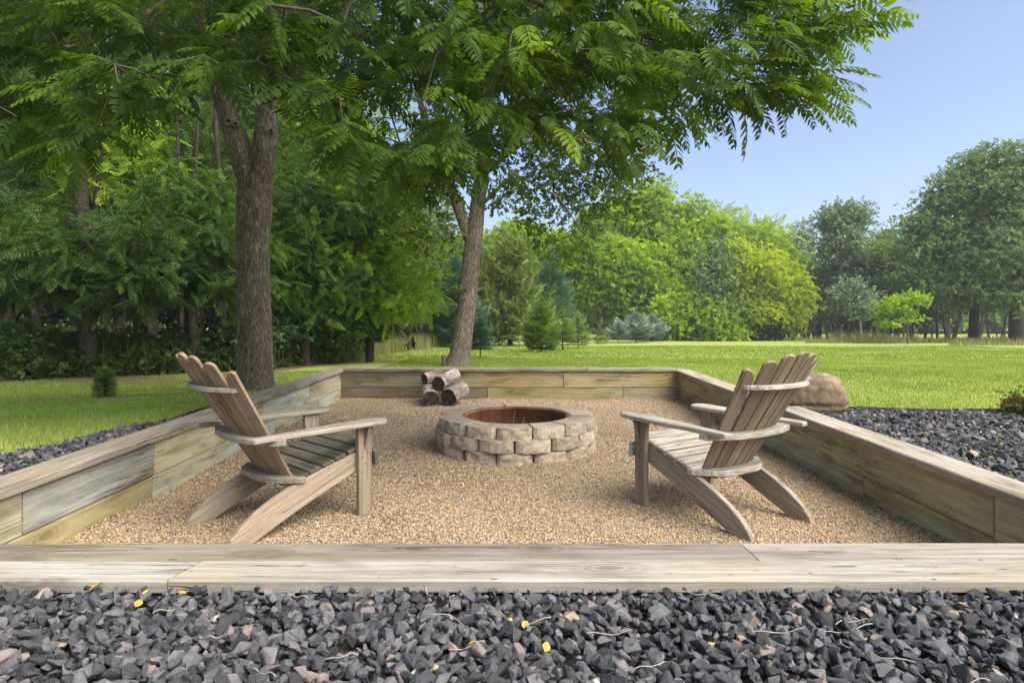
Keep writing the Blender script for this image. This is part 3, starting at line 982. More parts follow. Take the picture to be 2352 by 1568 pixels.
# ------------------------------------------------------------------ logs
def make_log(face, tail, r, label, squash=1.0):
    face, tail = Vector(face), Vector(tail)
    ax = (tail - face); Ln = ax.length; x = ax.normalized()
    y = Vector((0, 0, 1)).cross(x).normalized(); z = x.cross(y)
    root = empty('log', face); root.rotation_mode = 'QUATERNION'
    root.rotation_quaternion = Matrix((x, y, z)).transposed().to_quaternion()
    tag(root, label, 'log', 'split logs stacked against the far wall')
    n, mseg = 28, 14
    sd = r * 100
    bm = bmesh.new(); rows = []
    for i in range(mseg + 1):
        t = i / mseg; row = []
        for k in range(n):
            a = 2 * math.pi * k / n
            rr = r * (1 + 0.10 * mnoise.noise(Vector((math.cos(a) * 1.2 + sd, math.sin(a) * 1.2, t * 1.5))) + 0.05 * mnoise.noise(Vector((math.cos(a) * 5, math.sin(a) * 5 + sd, t * 5)))) * (1 - .06 * t)
            row.append(bm.verts.new((t * Ln + 0.006 * mnoise.noise(Vector((a * 2, sd, t))) * (i in (0, mseg)), rr * math.cos(a), rr * math.sin(a) * squash)))
        rows.append(row)
    for a, b in zip(rows[:-1], rows[1:]):
        for k in range(n): bm.faces.new((a[k], a[(k + 1) % n], b[(k + 1) % n], b[k]))
    ends = []
    for row, s in ((rows[0], -1), (rows[-1], 1)):
        e = bmesh.new()
        vs = [e.verts.new((v.co.x - s * 0.002, v.co.y * .985, v.co.z * .985)) for v in row]
        c = e.verts.new((row[0].co.x + s * 0.002, 0, 0))
        for k in range(n): e.faces.new((vs[k], vs[(k + 1) % n], c))
        ends.append(e)
    bmesh.ops.recalc_face_normals(bm, faces=bm.faces)
    link('bark', bmmesh('bark', bm, M['logbark'], True), None, root)
    for e in ends:
        link('cut_end', bmmesh('cut_end', e, M['logend']), None, root)


make_log(at(1030, 913, 7.60), at(1062, 893, 7.93), 0.106, 'thick log with a dark sawn end lying on the gravel, right log of the pile')
make_log(at(990, 916, 7.62), at(984, 890, 8.0), 0.098, 'small dark log at the bottom left of the pile by the far wall')
make_log(at(1007, 881, 7.68), at(1044, 860, 8.03), 0.088, 'grey log resting on top of the two lower logs, sawn end forward')
make_log(at(975, 871, 7.88), at(1016, 858, 8.05), 0.076, 'thin silvery log at the upper left of the pile with hollow dark end')


# ------------------------------------------------------------------ Adirondack chairs
def extrude_poly(name, pts, th, mat, bev=0.004, axis='Z'):
    """polygon in local XY extruded along Z (centred)"""
    bm = bmesh.new()
    vs = [bm.verts.new((x, y, -th / 2)) for x, y in pts]
    f = bm.faces.new(vs)
    r = bmesh.ops.extrude_face_region(bm, geom=[f])
    for v in [g for g in r['geom'] if isinstance(g, bmesh.types.BMVert)]: v.co.z += th
    bmesh.ops.recalc_face_normals(bm, faces=bm.faces)
    es = [e for e in bm.edges if e.calc_face_angle(0) > 0.6]
    bmesh.ops.bevel(bm, geom=es, offset=bev, segments=1, affect='EDGES', clamp_overlap=True)
    return bmmesh(name, bm, mat)


def frame_m(o, x, z):
    x = Vector(x).normalized(); z = Vector(z); z = (z - x * z.dot(x)).normalized(); y = z.cross(x)
    m = Matrix((x, y, z)).transposed().to_4x4(); m.translation = Vector(o)
    return m


REC = R_(33)
CURV = 1.15


def chair_parts():
    """list of (name, mesh, matrix, role)"""
    P = []
    mat = M['chair']
    # front legs
    leg = extrude_poly('front_leg', [(0, -.045), (.27, -.043), (.40, -.046), (.512, -.052), (.512, .046), (.27, .040), (0, .038)], 0.036, mat)
    for s in (1, -1):
        P.append(('front_leg', leg, frame_m((0, .289 * s, 0), (0, 0, 1), (0, s, 0)), 'leg'))
    # side rails that run down to become the back feet
    o = [(.05, .385), (.05, .285), (-.12, .222), (-.32, .142), (-.50, .062), (-.63, .0), (-.755, .0), (-.73, .048), (-.685, .095), (-.61, .150), (-.52, .200), (-.42, .243), (-.30, .288), (-.15, .330)]
    ca, sa = math.cos(R_(23)), math.sin(R_(23))
    rail = extrude_poly('side_rail', [(x * ca + z * sa, -x * sa + z * ca) for x, z in o], 0.036, mat)
    for s in (1, -1):
        P.append(('side_rail', rail, frame_m((0, .251 * s, 0), (ca, 0, sa), (0, -1, 0)), 'rail'))
    # seat slats, following the dip of the side rails
    slat = extrude_poly('seat_slat', [(-.268, -.034), (.268, -.034), (.268, .034), (-.268, .034)], 0.021, mat, 0.005)
    xs_, zs_ = [.025, -.052, -.129, -.206, -.283, -.355], [.390, .368, .345, .322, .300, .278]
    for i, (x, z) in enumerate(zip(xs_, zs_)):
        P.append(('seat_slat', slat, frame_m((x, 0, z + .006), (0, 1, 0), (-.29, 0, 1)), 'seat'))
    # front apron
    ap = extrude_poly('front_apron', [(-.325, -.042), (.325, -.042), (.325, .042), (-.325, .042)], 0.021, mat)
    P.append(('front_apron', ap, frame_m((.0625, 0, .325), (0, 1, 0), (1, 0, .1)), 'seat'))
    # arms
    arm = []
    for a in np.linspace(-90, 90, 9): arm.append((.075 + .055 * math.cos(R_(a)), .066 * math.sin(R_(a))))
    arm += [(-.10, .066), (-.28, .052), (-.45, .034), (-.655, .030), (-.665, -.028), (-.45, -.034), (-.28, -.045), (-.10, -.060)]
    armm = extrude_poly('arm', arm, 0.025, mat, 0.005)
    armf = extrude_poly('arm', [(x, -y) for x, y in arm][::-1], 0.025, mat, 0.005)
    for s, me in ((1, armm), (-1, armf)):
        P.append(('arm', me, frame_m((0, .307 * s, .5255), (1, -0.02 * s, 0.01), (0, 0, 1)), 'arm'))
    br = extrude_poly('arm_bracket', [(0, 0), (0, .045), (-.02, .04), (-.07, .022), (-.11, .012), (-.14, 0)], 0.02, mat, 0.003)
    for s in (1, -1):
        P.append(('arm_bracket', br, frame_m((.002, .3075 * s, .512), (0, 0, 1), (1, 0, 0)) if s < 0 else frame_m((.002, .3075, .512), (0, 0, 1), (-1, 0, 0)), 'leg'))
    # back slats in a shallow barrel, fanned out
    for j in range(-3, 4):
        ln = 0.865 - 0.115 * (abs(j) / 3) ** 1.7
        y0, y1 = j * .0585, j * .0585 + j * .034 * ln / .865
        f = ln / .865
        c0 = CURV
        P0 = Vector((-.398 + c0 * y0 * y0, y0, .222))
        P1 = Vector((-.398 - math.sin(REC) * ln + c0 * y1 * y1 * .85, y1, .222 + math.cos(REC) * ln))
        wb, wt = .026, .0405 if abs(j) < 3 else .037
        pts = [(0, -wb), (ln - .035, -wt)]
        for a in np.linspace(-80, 80, 7): pts.append((ln - .030 + .030 * math.cos(R_(a)), wt * .97 * math.sin(R_(a))))
        pts += [(ln - .035, wt), (0, wb)]
        if abs(j) == 3:
            k = -1 if j > 0 else 1      # outermost slats are cut round on the outer side only
            pts = [(0, -wb), (ln - .012, -wt), (ln, -wt * .6), (ln - .005, wt * .1), (ln - .035, wt * .8), (ln - .07, wt), (0, wb)] if j > 0 else [(0, -wb), (ln - .07, -wt), (ln - .035, -wt * .8), (ln - .005, -wt * .1), (ln, wt * .6), (ln - .012, wt), (0, wb)]
        me = extrude_poly('back_slat', pts, 0.019, mat, 0.003)
        ym = (y0 + y1) / 2
        P.append(('back_slat', me, frame_m(P0, P1 - P0, (1, -2 * c0 * ym, 0.3)), 'back'))

    def xback(z): return -.398 - (z - .222) * math.tan(REC)

    def rail_plate(name, z, th, inner_y, extra_in, outer, role):
        xc_ = xback(z)
        inn = [(CURV * (0.92 if z > .3 else 1) * y * y - .011, y) for y in np.linspace(-inner_y, inner_y, 13)]
        pts = [(x, y) for x, y in extra_in[::-1] if y < 0]
        left = [(x, -y) for x, y in extra_in]          # from inner outwards on the negative side
        poly = [(x, y) for x, y in inn] + list(extra_in) + [(x, y) for x, y in outer[::-1]] + [(x, -y) for x, y in outer if y > 0] + left[::-1]
        me = extrude_poly(name, [(y, -x) for x, y in poly], th, mat, 0.004)
        # local X along chair Y, local Y = -chair X
        m = Matrix(((0, -1, 0), (1, 0, 0), (0, 0, 1))).to_4x4(); m.translation = (xc_, 0, z)
        P.append((name, me, m, role))

    rail_plate('lower_back_rail', .272, .032, .195, [(.065, .215), (.085, .285)], [(-.088, 0), (-.086, .09), (-.07, .15), (-.035, .205), (.045, .287)], 'railtop')
    rail_plate('arm_level_rail', .4955, .032, .265, [(.085, .30), (.085, .355)], [(-.066, 0), (-.062, .10), (-.045, .20), (-.01, .29), (.035, .352)], 'railtop')
    rail_plate('upper_back_rail', .765, .024, .262, [], [(-.052, 0), (-.048, .07), (-.034, .14), (-.008, .205), (.035, .262)], 'railtop')
    return P


def screws(pos):
    b = bmesh.new()
    for p_ in pos:
        bmesh.ops.create_circle(b, cap_ends=True, segments=8, radius=0.0042, matrix=Matrix.Translation(p_))
    return b


CP = chair_parts()


def place_chair(loc, rz, label, cols, tilt=0.0):
    root = empty('adirondack_chair', loc, rz)
    tag(root, label, 'chair', 'wooden chairs facing the fire pit')
    seatn = 0
    for name, me, m4, role in CP:
        c = cols[role]
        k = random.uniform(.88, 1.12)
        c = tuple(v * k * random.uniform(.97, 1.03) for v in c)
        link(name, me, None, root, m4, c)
    b = bmesh.new()
    for x, z in zip([.025, -.052, -.129, -.206, -.283, -.355], [.390, .368, .345, .322, .300, .278]):
        for s in (1, -1):
            for dx in (-.016, .016):
                mm = frame_m((x + dx, .25 * s, z + .0175 - .29 * dx), (0, 1, 0), (-.29, 0, 1))
                bmesh.ops.create_circle(b, cap_ends=True, segments=8, radius=0.0038, matrix=mm)
    for s in (1, -1):
        for x, z in ((.012, .36), (-.02, .335), (.0, .30)):
            bmesh.ops.create_circle(b, cap_ends=True, segments=8, radius=0.0045, matrix=frame_m((x, .3082 * s, z), (1, 0, 0), (0, s, 0)))
        for x, y in ((.02, .29), (.0, .30), (-.60, .305)):
            bmesh.ops.create_circle(b, cap_ends=True, segments=8, radius=0.004, matrix=frame_m((x, y * s, .5392), (1, 0, 0), (0, 0, 1)))
    so_ = link('screw_heads', bmmesh('screw_heads', b, M['screw']), None, root)
    so_['kind'] = 'stuff'
    return root


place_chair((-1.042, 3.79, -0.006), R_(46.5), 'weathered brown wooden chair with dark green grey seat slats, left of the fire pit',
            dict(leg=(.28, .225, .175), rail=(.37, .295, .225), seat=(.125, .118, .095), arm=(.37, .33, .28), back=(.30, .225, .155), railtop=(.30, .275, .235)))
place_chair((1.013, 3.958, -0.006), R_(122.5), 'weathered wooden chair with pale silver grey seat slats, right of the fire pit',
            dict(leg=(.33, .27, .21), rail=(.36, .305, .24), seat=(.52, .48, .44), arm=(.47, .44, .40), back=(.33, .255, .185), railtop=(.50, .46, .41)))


# ------------------------------------------------------------------ boulder
bm = bmesh.new()
bmesh.ops.create_icosphere(bm, subdivisions=5, radius=1)
for v in bm.verts:
    n0 = v.co.copy()
    c = Vector((math.copysign(abs(n0.x) ** 0.8, n0.x), math.copysign(abs(n0.y) ** .85, n0.y), math.copysign(abs(n0.z) ** 0.75, n0.z)))
    d = 1 + 0.20 * mnoise.noise(n0 * 1.3 + Vector((3, 1, 2))) + 0.07 * abs(mnoise.noise(n0 * 3.1)) + 0.03 * mnoise.noise(n0 * 8) + 0.012 * mnoise.noise(n0 * 22)
    c = c * d
    if c.x > .2 and c.z > 0: c.z -= 0.25 * (c.x - .2)
    c.z -= 0.07 * math.exp(-((c.z + .33 - .25 * c.x) / 0.05) ** 2) * 0.0
    k = math.exp(-((n0.z + .32 - .12 * n0.x) / 0.045) ** 2)
    c.x *= 1 - .06 * k; c.y *= 1 - .06 * k
    v.co = Vector((c.x * .30, c.y * .24, c.z * .20))
b_ = link('boulder', bmmesh('boulder', bm, M['boulder'], True))
b_.location = (2.43, 5.28, gz(2.5, 5.3) + 0.165)
b_.rotation_euler = (0, 0.06, 0.25)
tag(b_, 'tan brown sandstone boulder with grey lichen on the black stones behind the right wall', 'boulder')

# ------------------------------------------------------------------ leaf templates
def leaflet(n_tri=8):
    # along +X, unit length, folded a little along the midrib
    v = np.array([[0, 0, 0], [.34, .5, .10], [.34, -.5, .10], [.70, .34, .04], [.70, -.34, .04], [1, 0, -.10], [.38, 0, 0], [.70, 0, -.02]])
    if n_tri == 8:
        f = np.array([[0, 6, 1], [0, 2, 6], [1, 6, 7], [1, 7, 3], [6, 2, 4], [6, 4, 7], [3, 7, 5], [7, 4, 5]])
        return v, f
    v = np.array([[0, 0, 0], [.42, .5, .08], [.42, -.5, .08], [1, 0, -.08]])
    return v, np.array([[0, 2, 1], [1, 2, 3]])


def pinnate(pairs=8, lf=8, width=0.075, length=0.27, curve=0.35, ang=62, seed=0):
    rg = np.random.default_rng(seed)
    LV, LF = leaflet(lf)
    items = []

    def rach(t): return np.array([t - .08 * curve * t * t, 0, -curve * t * t * .5])
    for i in range(pairs):
        t = 0.14 + 0.80 * i / (pairs - 1)
        prof = math.sin(math.pi * (0.22 + 0.66 * (i / (pairs - 1)))) ** .7
        tdir = np.array([1, 0, -curve * t])
        for s in (1, -1):
            a = R_(ang - 18 * i / (pairs - 1) + rg.normal() * 5) * s
            d = np.array([math.cos(a), math.sin(a), 0]) + tdir * 0.0
            d[2] = -curve * t * math.cos(a) - 0.22 - 0.15 * rg.random()
            Rm = frames(d[None], np.array([[0, 0, 1.]]) + rg.normal(size=(1, 3)) * .18)
            P = (rach(t) + np.array([0, .006 * s, 0]))[None]
            S = np.array([[length * prof, width * (1 + .15 * rg.normal()), width]])
            v = P + (Rm[0] @ (LV * S[0]).T).T
            items.append((v, LF, np.zeros(len(v))))
    if seed % 2 == 0:
        d = np.array([[1, 0, -curve - .1]]); Rm = frames(d, np.array([[0, 0, 1.]]))
        v = rach(.97)[None] + (Rm[0] @ (LV * np.array([length * .7, width * .9, width])).T).T
        items.append((v, LF, np.zeros(len(v))))
    ts = np.linspace(0, .98, 5)
    rp = np.array([rach(t) for t in ts]); wv = 0.009
    v = np.concatenate([rp + [0, wv, 0], rp - [0, wv, 0]])
    f = []
    for i in range(4):
        f += [(i, i + 5, i + 6), (i, i + 6, i + 1)]
    items.append((v, np.array(f), np.zeros(len(v))))
    V, F, _ = merge(items)
    return V, F


PIN_HI = [pinnate(8, 8, seed=s, curve=c) for s, c in ((0, .3), (1, .5), (2, .75), (3, .4))]
PIN_LO = [pinnate(7, 2, seed=s, curve=c, width=.085) for s, c in ((4, .35), (5, .6), (6, .5))]
LEAF1 = leaflet(2)
LEAF1 = (LEAF1[0] * np.array([1, .55, .55]), LEAF1[1])


def sprig(n=5, seed=0):
    """a few simple leaves along a short shoot"""
    rg = np.random.default_rng(seed); items = []
    for i in range(n):
        t = i / n; a = rg.uniform(0, 6.28)
        d = np.array([[.9, math.cos(a) * .8, math.sin(a) * .8]]); Rm = frames(d, rg.normal(size=(1, 3)) * .6 + [0, 0, 1])
        v = np.array([t * .7, 0, 0]) + (Rm[0] @ (LEAF1[0] * (.42 + .2 * rg.random())).T).T
        items.append((v, LEAF1[1], np.zeros(len(v))))
    V, F, _ = merge(items)
    return V, F


SPRIG = [sprig(7, s) for s in range(4)]
SPRIGF = [sprig(5, s + 9) for s in range(4)]


# ------------------------------------------------------------------ trees
def grow(skel, targets, seglen=0.25, tip=0.004, power=.5, sag=0.12, start=0):
    """skel: list of polylines [(pts, r0, r1)], first one starts at the root.
    Targets are joined one by one to the nearest point already grown. Returns tube segments."""
    pos, par, fixed = [], [], []
    for pts, r0, r1 in skel:
        pts = [np.asarray(q_, float) for q_ in pts]
        # resample
        dens = [pts[0]]
        for a, b in zip(pts[:-1], pts[1:]):
            k = max(1, int(np.linalg.norm(b - a) / seglen))
            for i in range(1, k + 1): dens.append(a + (b - a) * i / k)
        rr = np.linspace(r0, r1, len(dens))
        if not pos:
            pr = -1
        else:
            pr = int(np.argmin(np.linalg.norm(np.array(pos) - dens[0], axis=1)))
        for i, q_ in enumerate(dens):
            pos.append(q_); par.append(pr); fixed.append(rr[i]); pr = len(pos) - 1
    ns = len(pos)
    arr = np.zeros((ns + len(targets) * 5 + 5, 3)); arr[:ns] = pos; cnt = ns
    w_ = np.zeros(len(arr)); w_[:ns] = 0
    d0 = np.min(np.linalg.norm(targets[:, None] - arr[None, :ns], axis=2), axis=1) if len(targets) else []
    st = max(start, 0)
    for ti in np.argsort(d0):
        T = targets[ti]
        d = np.linalg.norm(arr[st:cnt] - T, axis=1)
        j = int(np.argmin(d + 0.15 * np.maximum(arr[st:cnt, 2] - T[2], 0) * -1 * 0)) + st
        a = arr[j]; ln = d[j - st]
        k = 1 if ln < .2 else (2 if ln < .6 else 4)
        pr = j
        for i in range(1, k + 1):
            t = i / k
            q_ = a + (T - a) * t
            if i < k:
                q_ = q_ + RNG.normal(size=3) * ln * 0.05 + np.array([0, 0, sag * ln * math.sin(math.pi * t)])
            arr[cnt] = q_; par.append(pr); fixed.append(0); pr = cnt; cnt += 1
    child = np.zeros(cnt); tips = np.ones(cnt)
    par = np.array(par)
    has = np.zeros(cnt, bool); has[par[par >= 0]] = True
    load = np.where(has, 0, 1.0)
    for i in range(cnt - 1, -1, -1):
        if par[i] >= 0: load[par[i]] += load[i]
    rad = tip * np.power(np.maximum(load, 1), power)
    fx_ = np.array(fixed); rad = np.where(fx_ > 0, fx_, rad)
    # no branch thicker than what it grows from
    for i in range(cnt):
        if par[i] >= 0: rad[i] = min(rad[i], rad[par[i]] * (0.999 if fx_[i] > 0 else .8 if fx_[par[i]] > 0 else 1))
    A = arr[:cnt]
    i1 = np.where(par >= 0)[0]
    return A, par, rad, fx_, i1


def segs_mesh(A, par, rad, ids, sides=6):
    p0, p1 = A[par[ids]], A[ids]
    r0, r1 = rad[par[ids]].copy(), rad[ids]
    d = norm(p1 - p0)
    r0 = np.minimum(r0, r1 * 1.8)
    ref = np.where(np.abs(d[:, 2:3]) > .9, np.array([[1, 0, 0.]]), np.array([[0, 0, 1.]]))
    u = norm(np.cross(d, ref)); v = np.cross(d, u)
    a = np.arange(sides) * 2 * math.pi / sides
    ca, sa = np.cos(a)[None, :, None], np.sin(a)[None, :, None]
    p1 = p1 + d * (r1[:, None] * .3)
    R0 = p0[:, None] + r0[:, None, None] * (ca * u[:, None] + sa * v[:, None])
    R1 = p1[:, None] + r1[:, None, None] * (ca * u[:, None] + sa * v[:, None])
    V = np.concatenate([R0, R1], 1).reshape(-1, 3)
    k = np.arange(sides); k2 = (k + 1) % sides
    f = np.concatenate([np.stack([k, k2, k2 + sides], 1), np.stack([k, k2 + sides, k + sides], 1)])
    F = (f[None] + (np.arange(len(ids)) * sides * 2)[:, None, None]).reshape(-1, 3)
    return V, F


def leafcloud(C, tone, per, rc, size, tmpl, droop=0.15, flat=0.7, up=0.6, center=None):
    """leaves round the cluster centres C"""
    n = len(C) * per
    idx = np.repeat(np.arange(len(C)), per)
    off = RNG.normal(size=(n, 3)) * np.array([1, 1, flat]) * 0.55
    rcl = rc * (0.6 + 0.8 * RNG.random(len(C)))[idx]
    P = C[idx] + off * rcl[:, None]
    axis = norm(off + RNG.normal(size=(n, 3)) * .5) + np.array([0, 0, -droop])
    upv = np.array([0, 0, up]) + RNG.normal(size=(n, 3)) * .55
    Rm = frames(axis, upv)
    S = size * (0.7 + 0.6 * RNG.random(n))
    rnd = np.clip(tone[idx] + RNG.normal(size=n) * .16, 0, 1)
    k = RNG.integers(0, len(tmpl), n); out = []
    for i in range(len(tmpl)):
        s = k == i
        if s.any(): out.append(inst(tmpl[i], P[s], Rm[s], S[s], rnd[s]))
    return out


def lobes_points(lobes, n, d, shell=.45, depth=None):
    """cluster centres spread through the lobes (px, py, rx, ry in photograph units at distance d)"""
    vol = np.array([l[2] * l[3] * max(l[2], l[3]) ** .5 for l in lobes], float); vol /= vol.sum()
    out = []
    for l, v in zip(lobes, vol):
        k = max(2, int(round(n * v)))
        dd = d + (l[4] if len(l) > 4 else 0)
        c = at(l[0], l[1], dd); rx = l[2] / FOC * dd; rz = l[3] / FOC * dd
        u = randunit(k) * (RNG.random((k, 1)) ** shell) * (1 + .26 * RNG.random((k, 1)) ** 5)
        ry = depth if depth else rx
        out.append(c + u * np.array([rx, ry, rz]))
    return np.concatenate(out)


def tree(name, label, px, d, trunk, r, lobes, n, per, rc, size, mat, tmpl=None, bark='bark2', group=None, droop=.15, flat=.7, tipr=.006, shell=.45, up=.6, depth=None, extra=(), cat='tree', hide_base=0.15, tone_sd=.2, rtop=None):
    x0 = (px - 1176) / FOC * d
    base = np.array([x0, d, gz(x0, d)])
    root = empty(name, base)
    tag(root, label, cat, group)
    pts = [base - [0, 0, .05]] + [at(a, b, d) for a, b in trunk]
    skel = [(pts, r, rtop if rtop else r * .45)]
    for e in extra:
        ep = [at(a, b, d + (c if c else 0)) for a, b, c in e[0]]
        skel.append((ep, e[1], e[2]))
    C = lobes_points(lobes, n, d, shell, depth)
    C[:, 2] = np.maximum(C[:, 2], ground_z(C[:, 0], C[:, 1]) + hide_base)
    nb = max(1, int(len(pts) and np.linalg.norm(pts[1] - pts[0]) / (.25 * max(1, d / 14)) * .5))
    A, par, rad, fx_, ids = grow(skel, C, .25 * max(1, d / 14), tipr, .5, start=nb)
    V, F = segs_mesh(A, par, rad, ids, 7)
    link('trunk', npmesh('trunk', V - base, F, smooth=True, mat=M[bark]), None, root)
    tone = np.clip(RNG.normal(.5, tone_sd, len(C)), .05, .95)
    V, F, Aa = merge(leafcloud(C, tone, per, rc, size, tmpl or SPRIG, droop, flat, up))
    low = ground_z(V[:, 0], V[:, 1]) + .01
    V[:, 2] = np.maximum(V[:, 2], low)
    cr = link('crown', npmesh('crown', V - base, F, {'rnd': Aa}, mat=M[mat]), None, root)
    return root


def bark_loft(paths, sides=44, amp=0.010, step=0.035):
    """lofted limbs with real furrows. paths: list of (pts, radii)"""
    items = []
    for pi_, (pts, rad) in enumerate(paths):
        pts = np.array(pts, float); rad = np.array(rad, float)
        s = np.concatenate([[0], np.cumsum(np.linalg.norm(np.diff(pts, axis=0), axis=1))])
        n = max(8, int(s[-1] / step))
        t = np.linspace(0, s[-1], n)
        # smooth interpolation
        sm = np.stack([np.interp(t, s, pts[:, k]) for k in range(3)], 1)
        rr = np.interp(t, s, rad)
        ker = np.array([1, 2, 3, 4, 3, 2, 1.]) / 16; padn = 3
        for k in range(3):
            a = np.pad(sm[:, k], padn, mode='reflect', reflect_type='odd'); sm[:, k] = np.convolve(a, ker, 'valid')
        a = np.pad(rr, padn, mode='edge'); rr = np.convolve(a, ker, 'valid')
        tan = norm(np.gradient(sm, axis=0))
        u = norm(np.cross(tan, np.array([0, 1, 0.05]))); v = np.cross(tan, u)
        ang = np.arange(sides) * 2 * math.pi / sides
        V = np.zeros((n, sides, 3))
        for i in range(n):
            for k in range(sides):
                c_, s_ = math.cos(ang[k]), math.sin(ang[k])
                q_ = Vector((c_ * 5.0 + pi_ * 9, s_ * 5.0, t[i] * 5.5))
                w1 = mnoise.noise(q_ + Vector((0, 0, 0)) + Vector((mnoise.noise(q_ * .7) * .8, 0, 0)))
                rdg = min(abs(w1) * 3.2, 1)
                lump = mnoise.noise(Vector((c_ * .9, s_ * .9, t[i] * .9 + pi_ * 5)))
                r_ = rr[i] * (1 + .07 * lump) + amp * (rdg - .6) * min(1, rr[i] / .12)
                V[i, k] = sm[i] + r_ * (c_ * u[i] + s_ * v[i])
        F = []
        kk = np.arange(sides); k2 = (kk + 1) % sides
        for i in range(n - 1):
            F.append(np.stack([i * sides + kk, i * sides + k2, (i + 1) * sides + k2], 1)); F.append(np.stack([i * sides + kk, (i + 1) * sides + k2, (i + 1) * sides + kk], 1))
        items.append((V.reshape(-1, 3), np.concatenate(F), np.zeros(n * sides)))
    return merge(items)


# ---- the walnut tree whose boughs hang over the pit
WD = 7.2
wx = (588 - 1176) / FOC * WD
wb = np.array([wx, WD, gz(wx, WD)])
walnut = tag(empty('walnut_tree', wb), 'large forked walnut tree behind the left chair, its leafy boughs hanging over the pit', 'tree')
Tm = [at(587, 925, WD), at(587, 895, WD), at(586, 860, WD), at(583, 700, WD), at(582, 560, WD), at(584, 470, WD), at(586, 425, WD)]
Lm = [at(584, 450, WD), at(566, 395, WD), at(543, 320, WD), at(518, 250, WD), at(495, 180, WD - .1), at(470, 60, WD - .3), at(455, -120, WD - .5)]
Rl = [at(588, 450, WD), at(603, 390, WD), at(611, 320, WD), at(613, 250, WD + .05), at(618, 150, WD), at(640, 20, WD - .1), at(690, -140, WD - .2)]
V, F, A = bark_loft([(Tm, [.245, .215, .196, .176, .172, .190, .185]), (Lm, [.12, .135, .122, .105, .095, .085, .07]), (Rl, [.12, .138, .128, .112, .105, .09, .075])])
link('trunk', npmesh('trunk', V - wb, F, smooth=True, mat=M['bark']), None, walnut)
# branch-stub scars
for (px_, py_, rr_) in ((524, 280, .05), (541, 286, .035), (623, 302, .03)):
    ctr = at(px_, py_, WD - .128)
    bm = lathe([(rr_ * .25, -.012), (rr_ * .45, .0), (rr_ * .7, .012), (rr_, .006), (rr_ * 1.25, -.015)], 16)
    vs = [v for v in bm.verts]
    bm.faces.new([v for v in bm.verts][:16])
    mm = Matrix.Translation(Vector((ctr - wb).tolist())) @ Matrix.Rotation(R_(90), 4, 'X')
    link('branch_scar', bmmesh('branch_scar', bm, M['twig'], True), None, walnut, mm)

limbs = [
    ([Rl[-2], at(760, -150, 6.6), at(950, -110, 5.9), at(1180, -20, 5.4), at(1420, 95, 5.0), at(1640, 140, 4.8), at(1830, 150, 4.7)], .05, .012),
    ([Rl[-1], at(900, -330, 6.2), at(1250, -280, 5.2), at(1600, -160, 4.7), at(1850, -40, 4.5)], .06, .014),
    ([Lm[-2], at(400, -20, 6.6), at(300, 60, 6.2), at(200, 100, 5.9), at(100, 122, 5.6), at(-40, 130, 5.3)], .045, .014),
    ([Lm[-1], at(420, -260, 6.0), at(500, -330, 5.0), at(620, -330, 4.0), at(760, -250, 3.3)], .05, .014),
    ([Rl[4], at(720, 60, 6.4), at(840, 90, 5.6), at(960, 170, 5.0), at(1060, 250, 4.7)], .045, .010),
    ([Lm[4], at(430, 170, 6.4), at(330, 190, 5.7), at(240, 230, 5.2)], .03, .010),
]


def canopy_floor(px_):
    xs_ = [-400, 0, 100, 230, 330, 420, 500, 560, 640, 720, 800, 900, 1000, 1100, 1180, 1300, 1400, 1500, 1580, 1660, 1760, 1860, 1930, 1990, 2060]
    ys_ = [330, 300, 340, 310, 240, 170, 140, 140, 150, 260, 345, 355, 385, 385, 320, 265, 285, 325, 250, 215, 215, 225, 150, 80, -60]
    return np.interp(px_, xs_, ys_)


def dist_range(px_):
    return np.interp(px_, [-400, 0, 400, 900, 1300, 2060], [3.6, 3.6, 3.4, 3.1, 3.5, 3.9]), np.interp(px_, [-400, 0, 600, 1200, 1600, 2060], [6.5, 6.6, 7.0, 6.2, 5.6, 5.0])


sp = []
while len(sp) < 820:
    px_ = random.uniform(-330, 1975); py_ = random.uniform(-420, 350)
    lim = canopy_floor(px_)
    if py_ > lim: continue
    if py_ < 0 and random.random() < .35: continue
    if px_ > 1500 and random.random() < .25: continue
    if 1120 < px_ < 1580 and py_ > 190 and random.random() < .55: continue
    a, b = dist_range(px_)
    sp.append(at(px_, py_, random.uniform(a, b)))
for k in range(150):      # the upper crown, mostly above the frame, added to shade the boughs below
    px_ = random.uniform(-500, 1250); sp.append(at(px_, random.uniform(-800, -60), random.uniform(3.6, 7.4)))
for k in range(60):       # the fringe
    px_ = random.uniform(-50, 1900)
    a, b = dist_range(px_)
    sp.append(at(px_, canopy_floor(px_) - random.uniform(-10, 25), random.uniform(a, (a + b) / 2)))
# outermost sprays to the right
for (px_, py_) in ((1930, 20), (1960, 60), (1925, 95), (1880, 120), (1850, 180), (1870, 225), (1905, 205), (1800, 235), (1760, 225), (1700, 250), (1560, 300), (1540, 340), (1965, -30), (1900, -20), (1830, 40)):
    sp.append(at(px_ - 85, py_ - 15, random.uniform(4.3, 4.7)))
for k in range(110):
    px_ = random.uniform(640, 1560); sp.append(at(px_, random.uniform(-120, 190), random.uniform(4.2, 6.0)))
sp = np.array(sp)
A, par, rad, fx_, ids = grow([([at(586, 425, WD), Lm[1], Lm[2], Lm[3], Lm[4], Lm[5], Lm[6]], .10, .07), (Rl, .10, .075)] + limbs, sp, .22, .0032, .46, .10, 4)
main = np.array([i for i in ids if not (i < len(fx_) and fx_[i] > .065)])
V, F = segs_mesh(A, par, rad, main, 7)
link('branches', npmesh('branches', V - wb, F, smooth=True, mat=M['twig']), None, walnut)
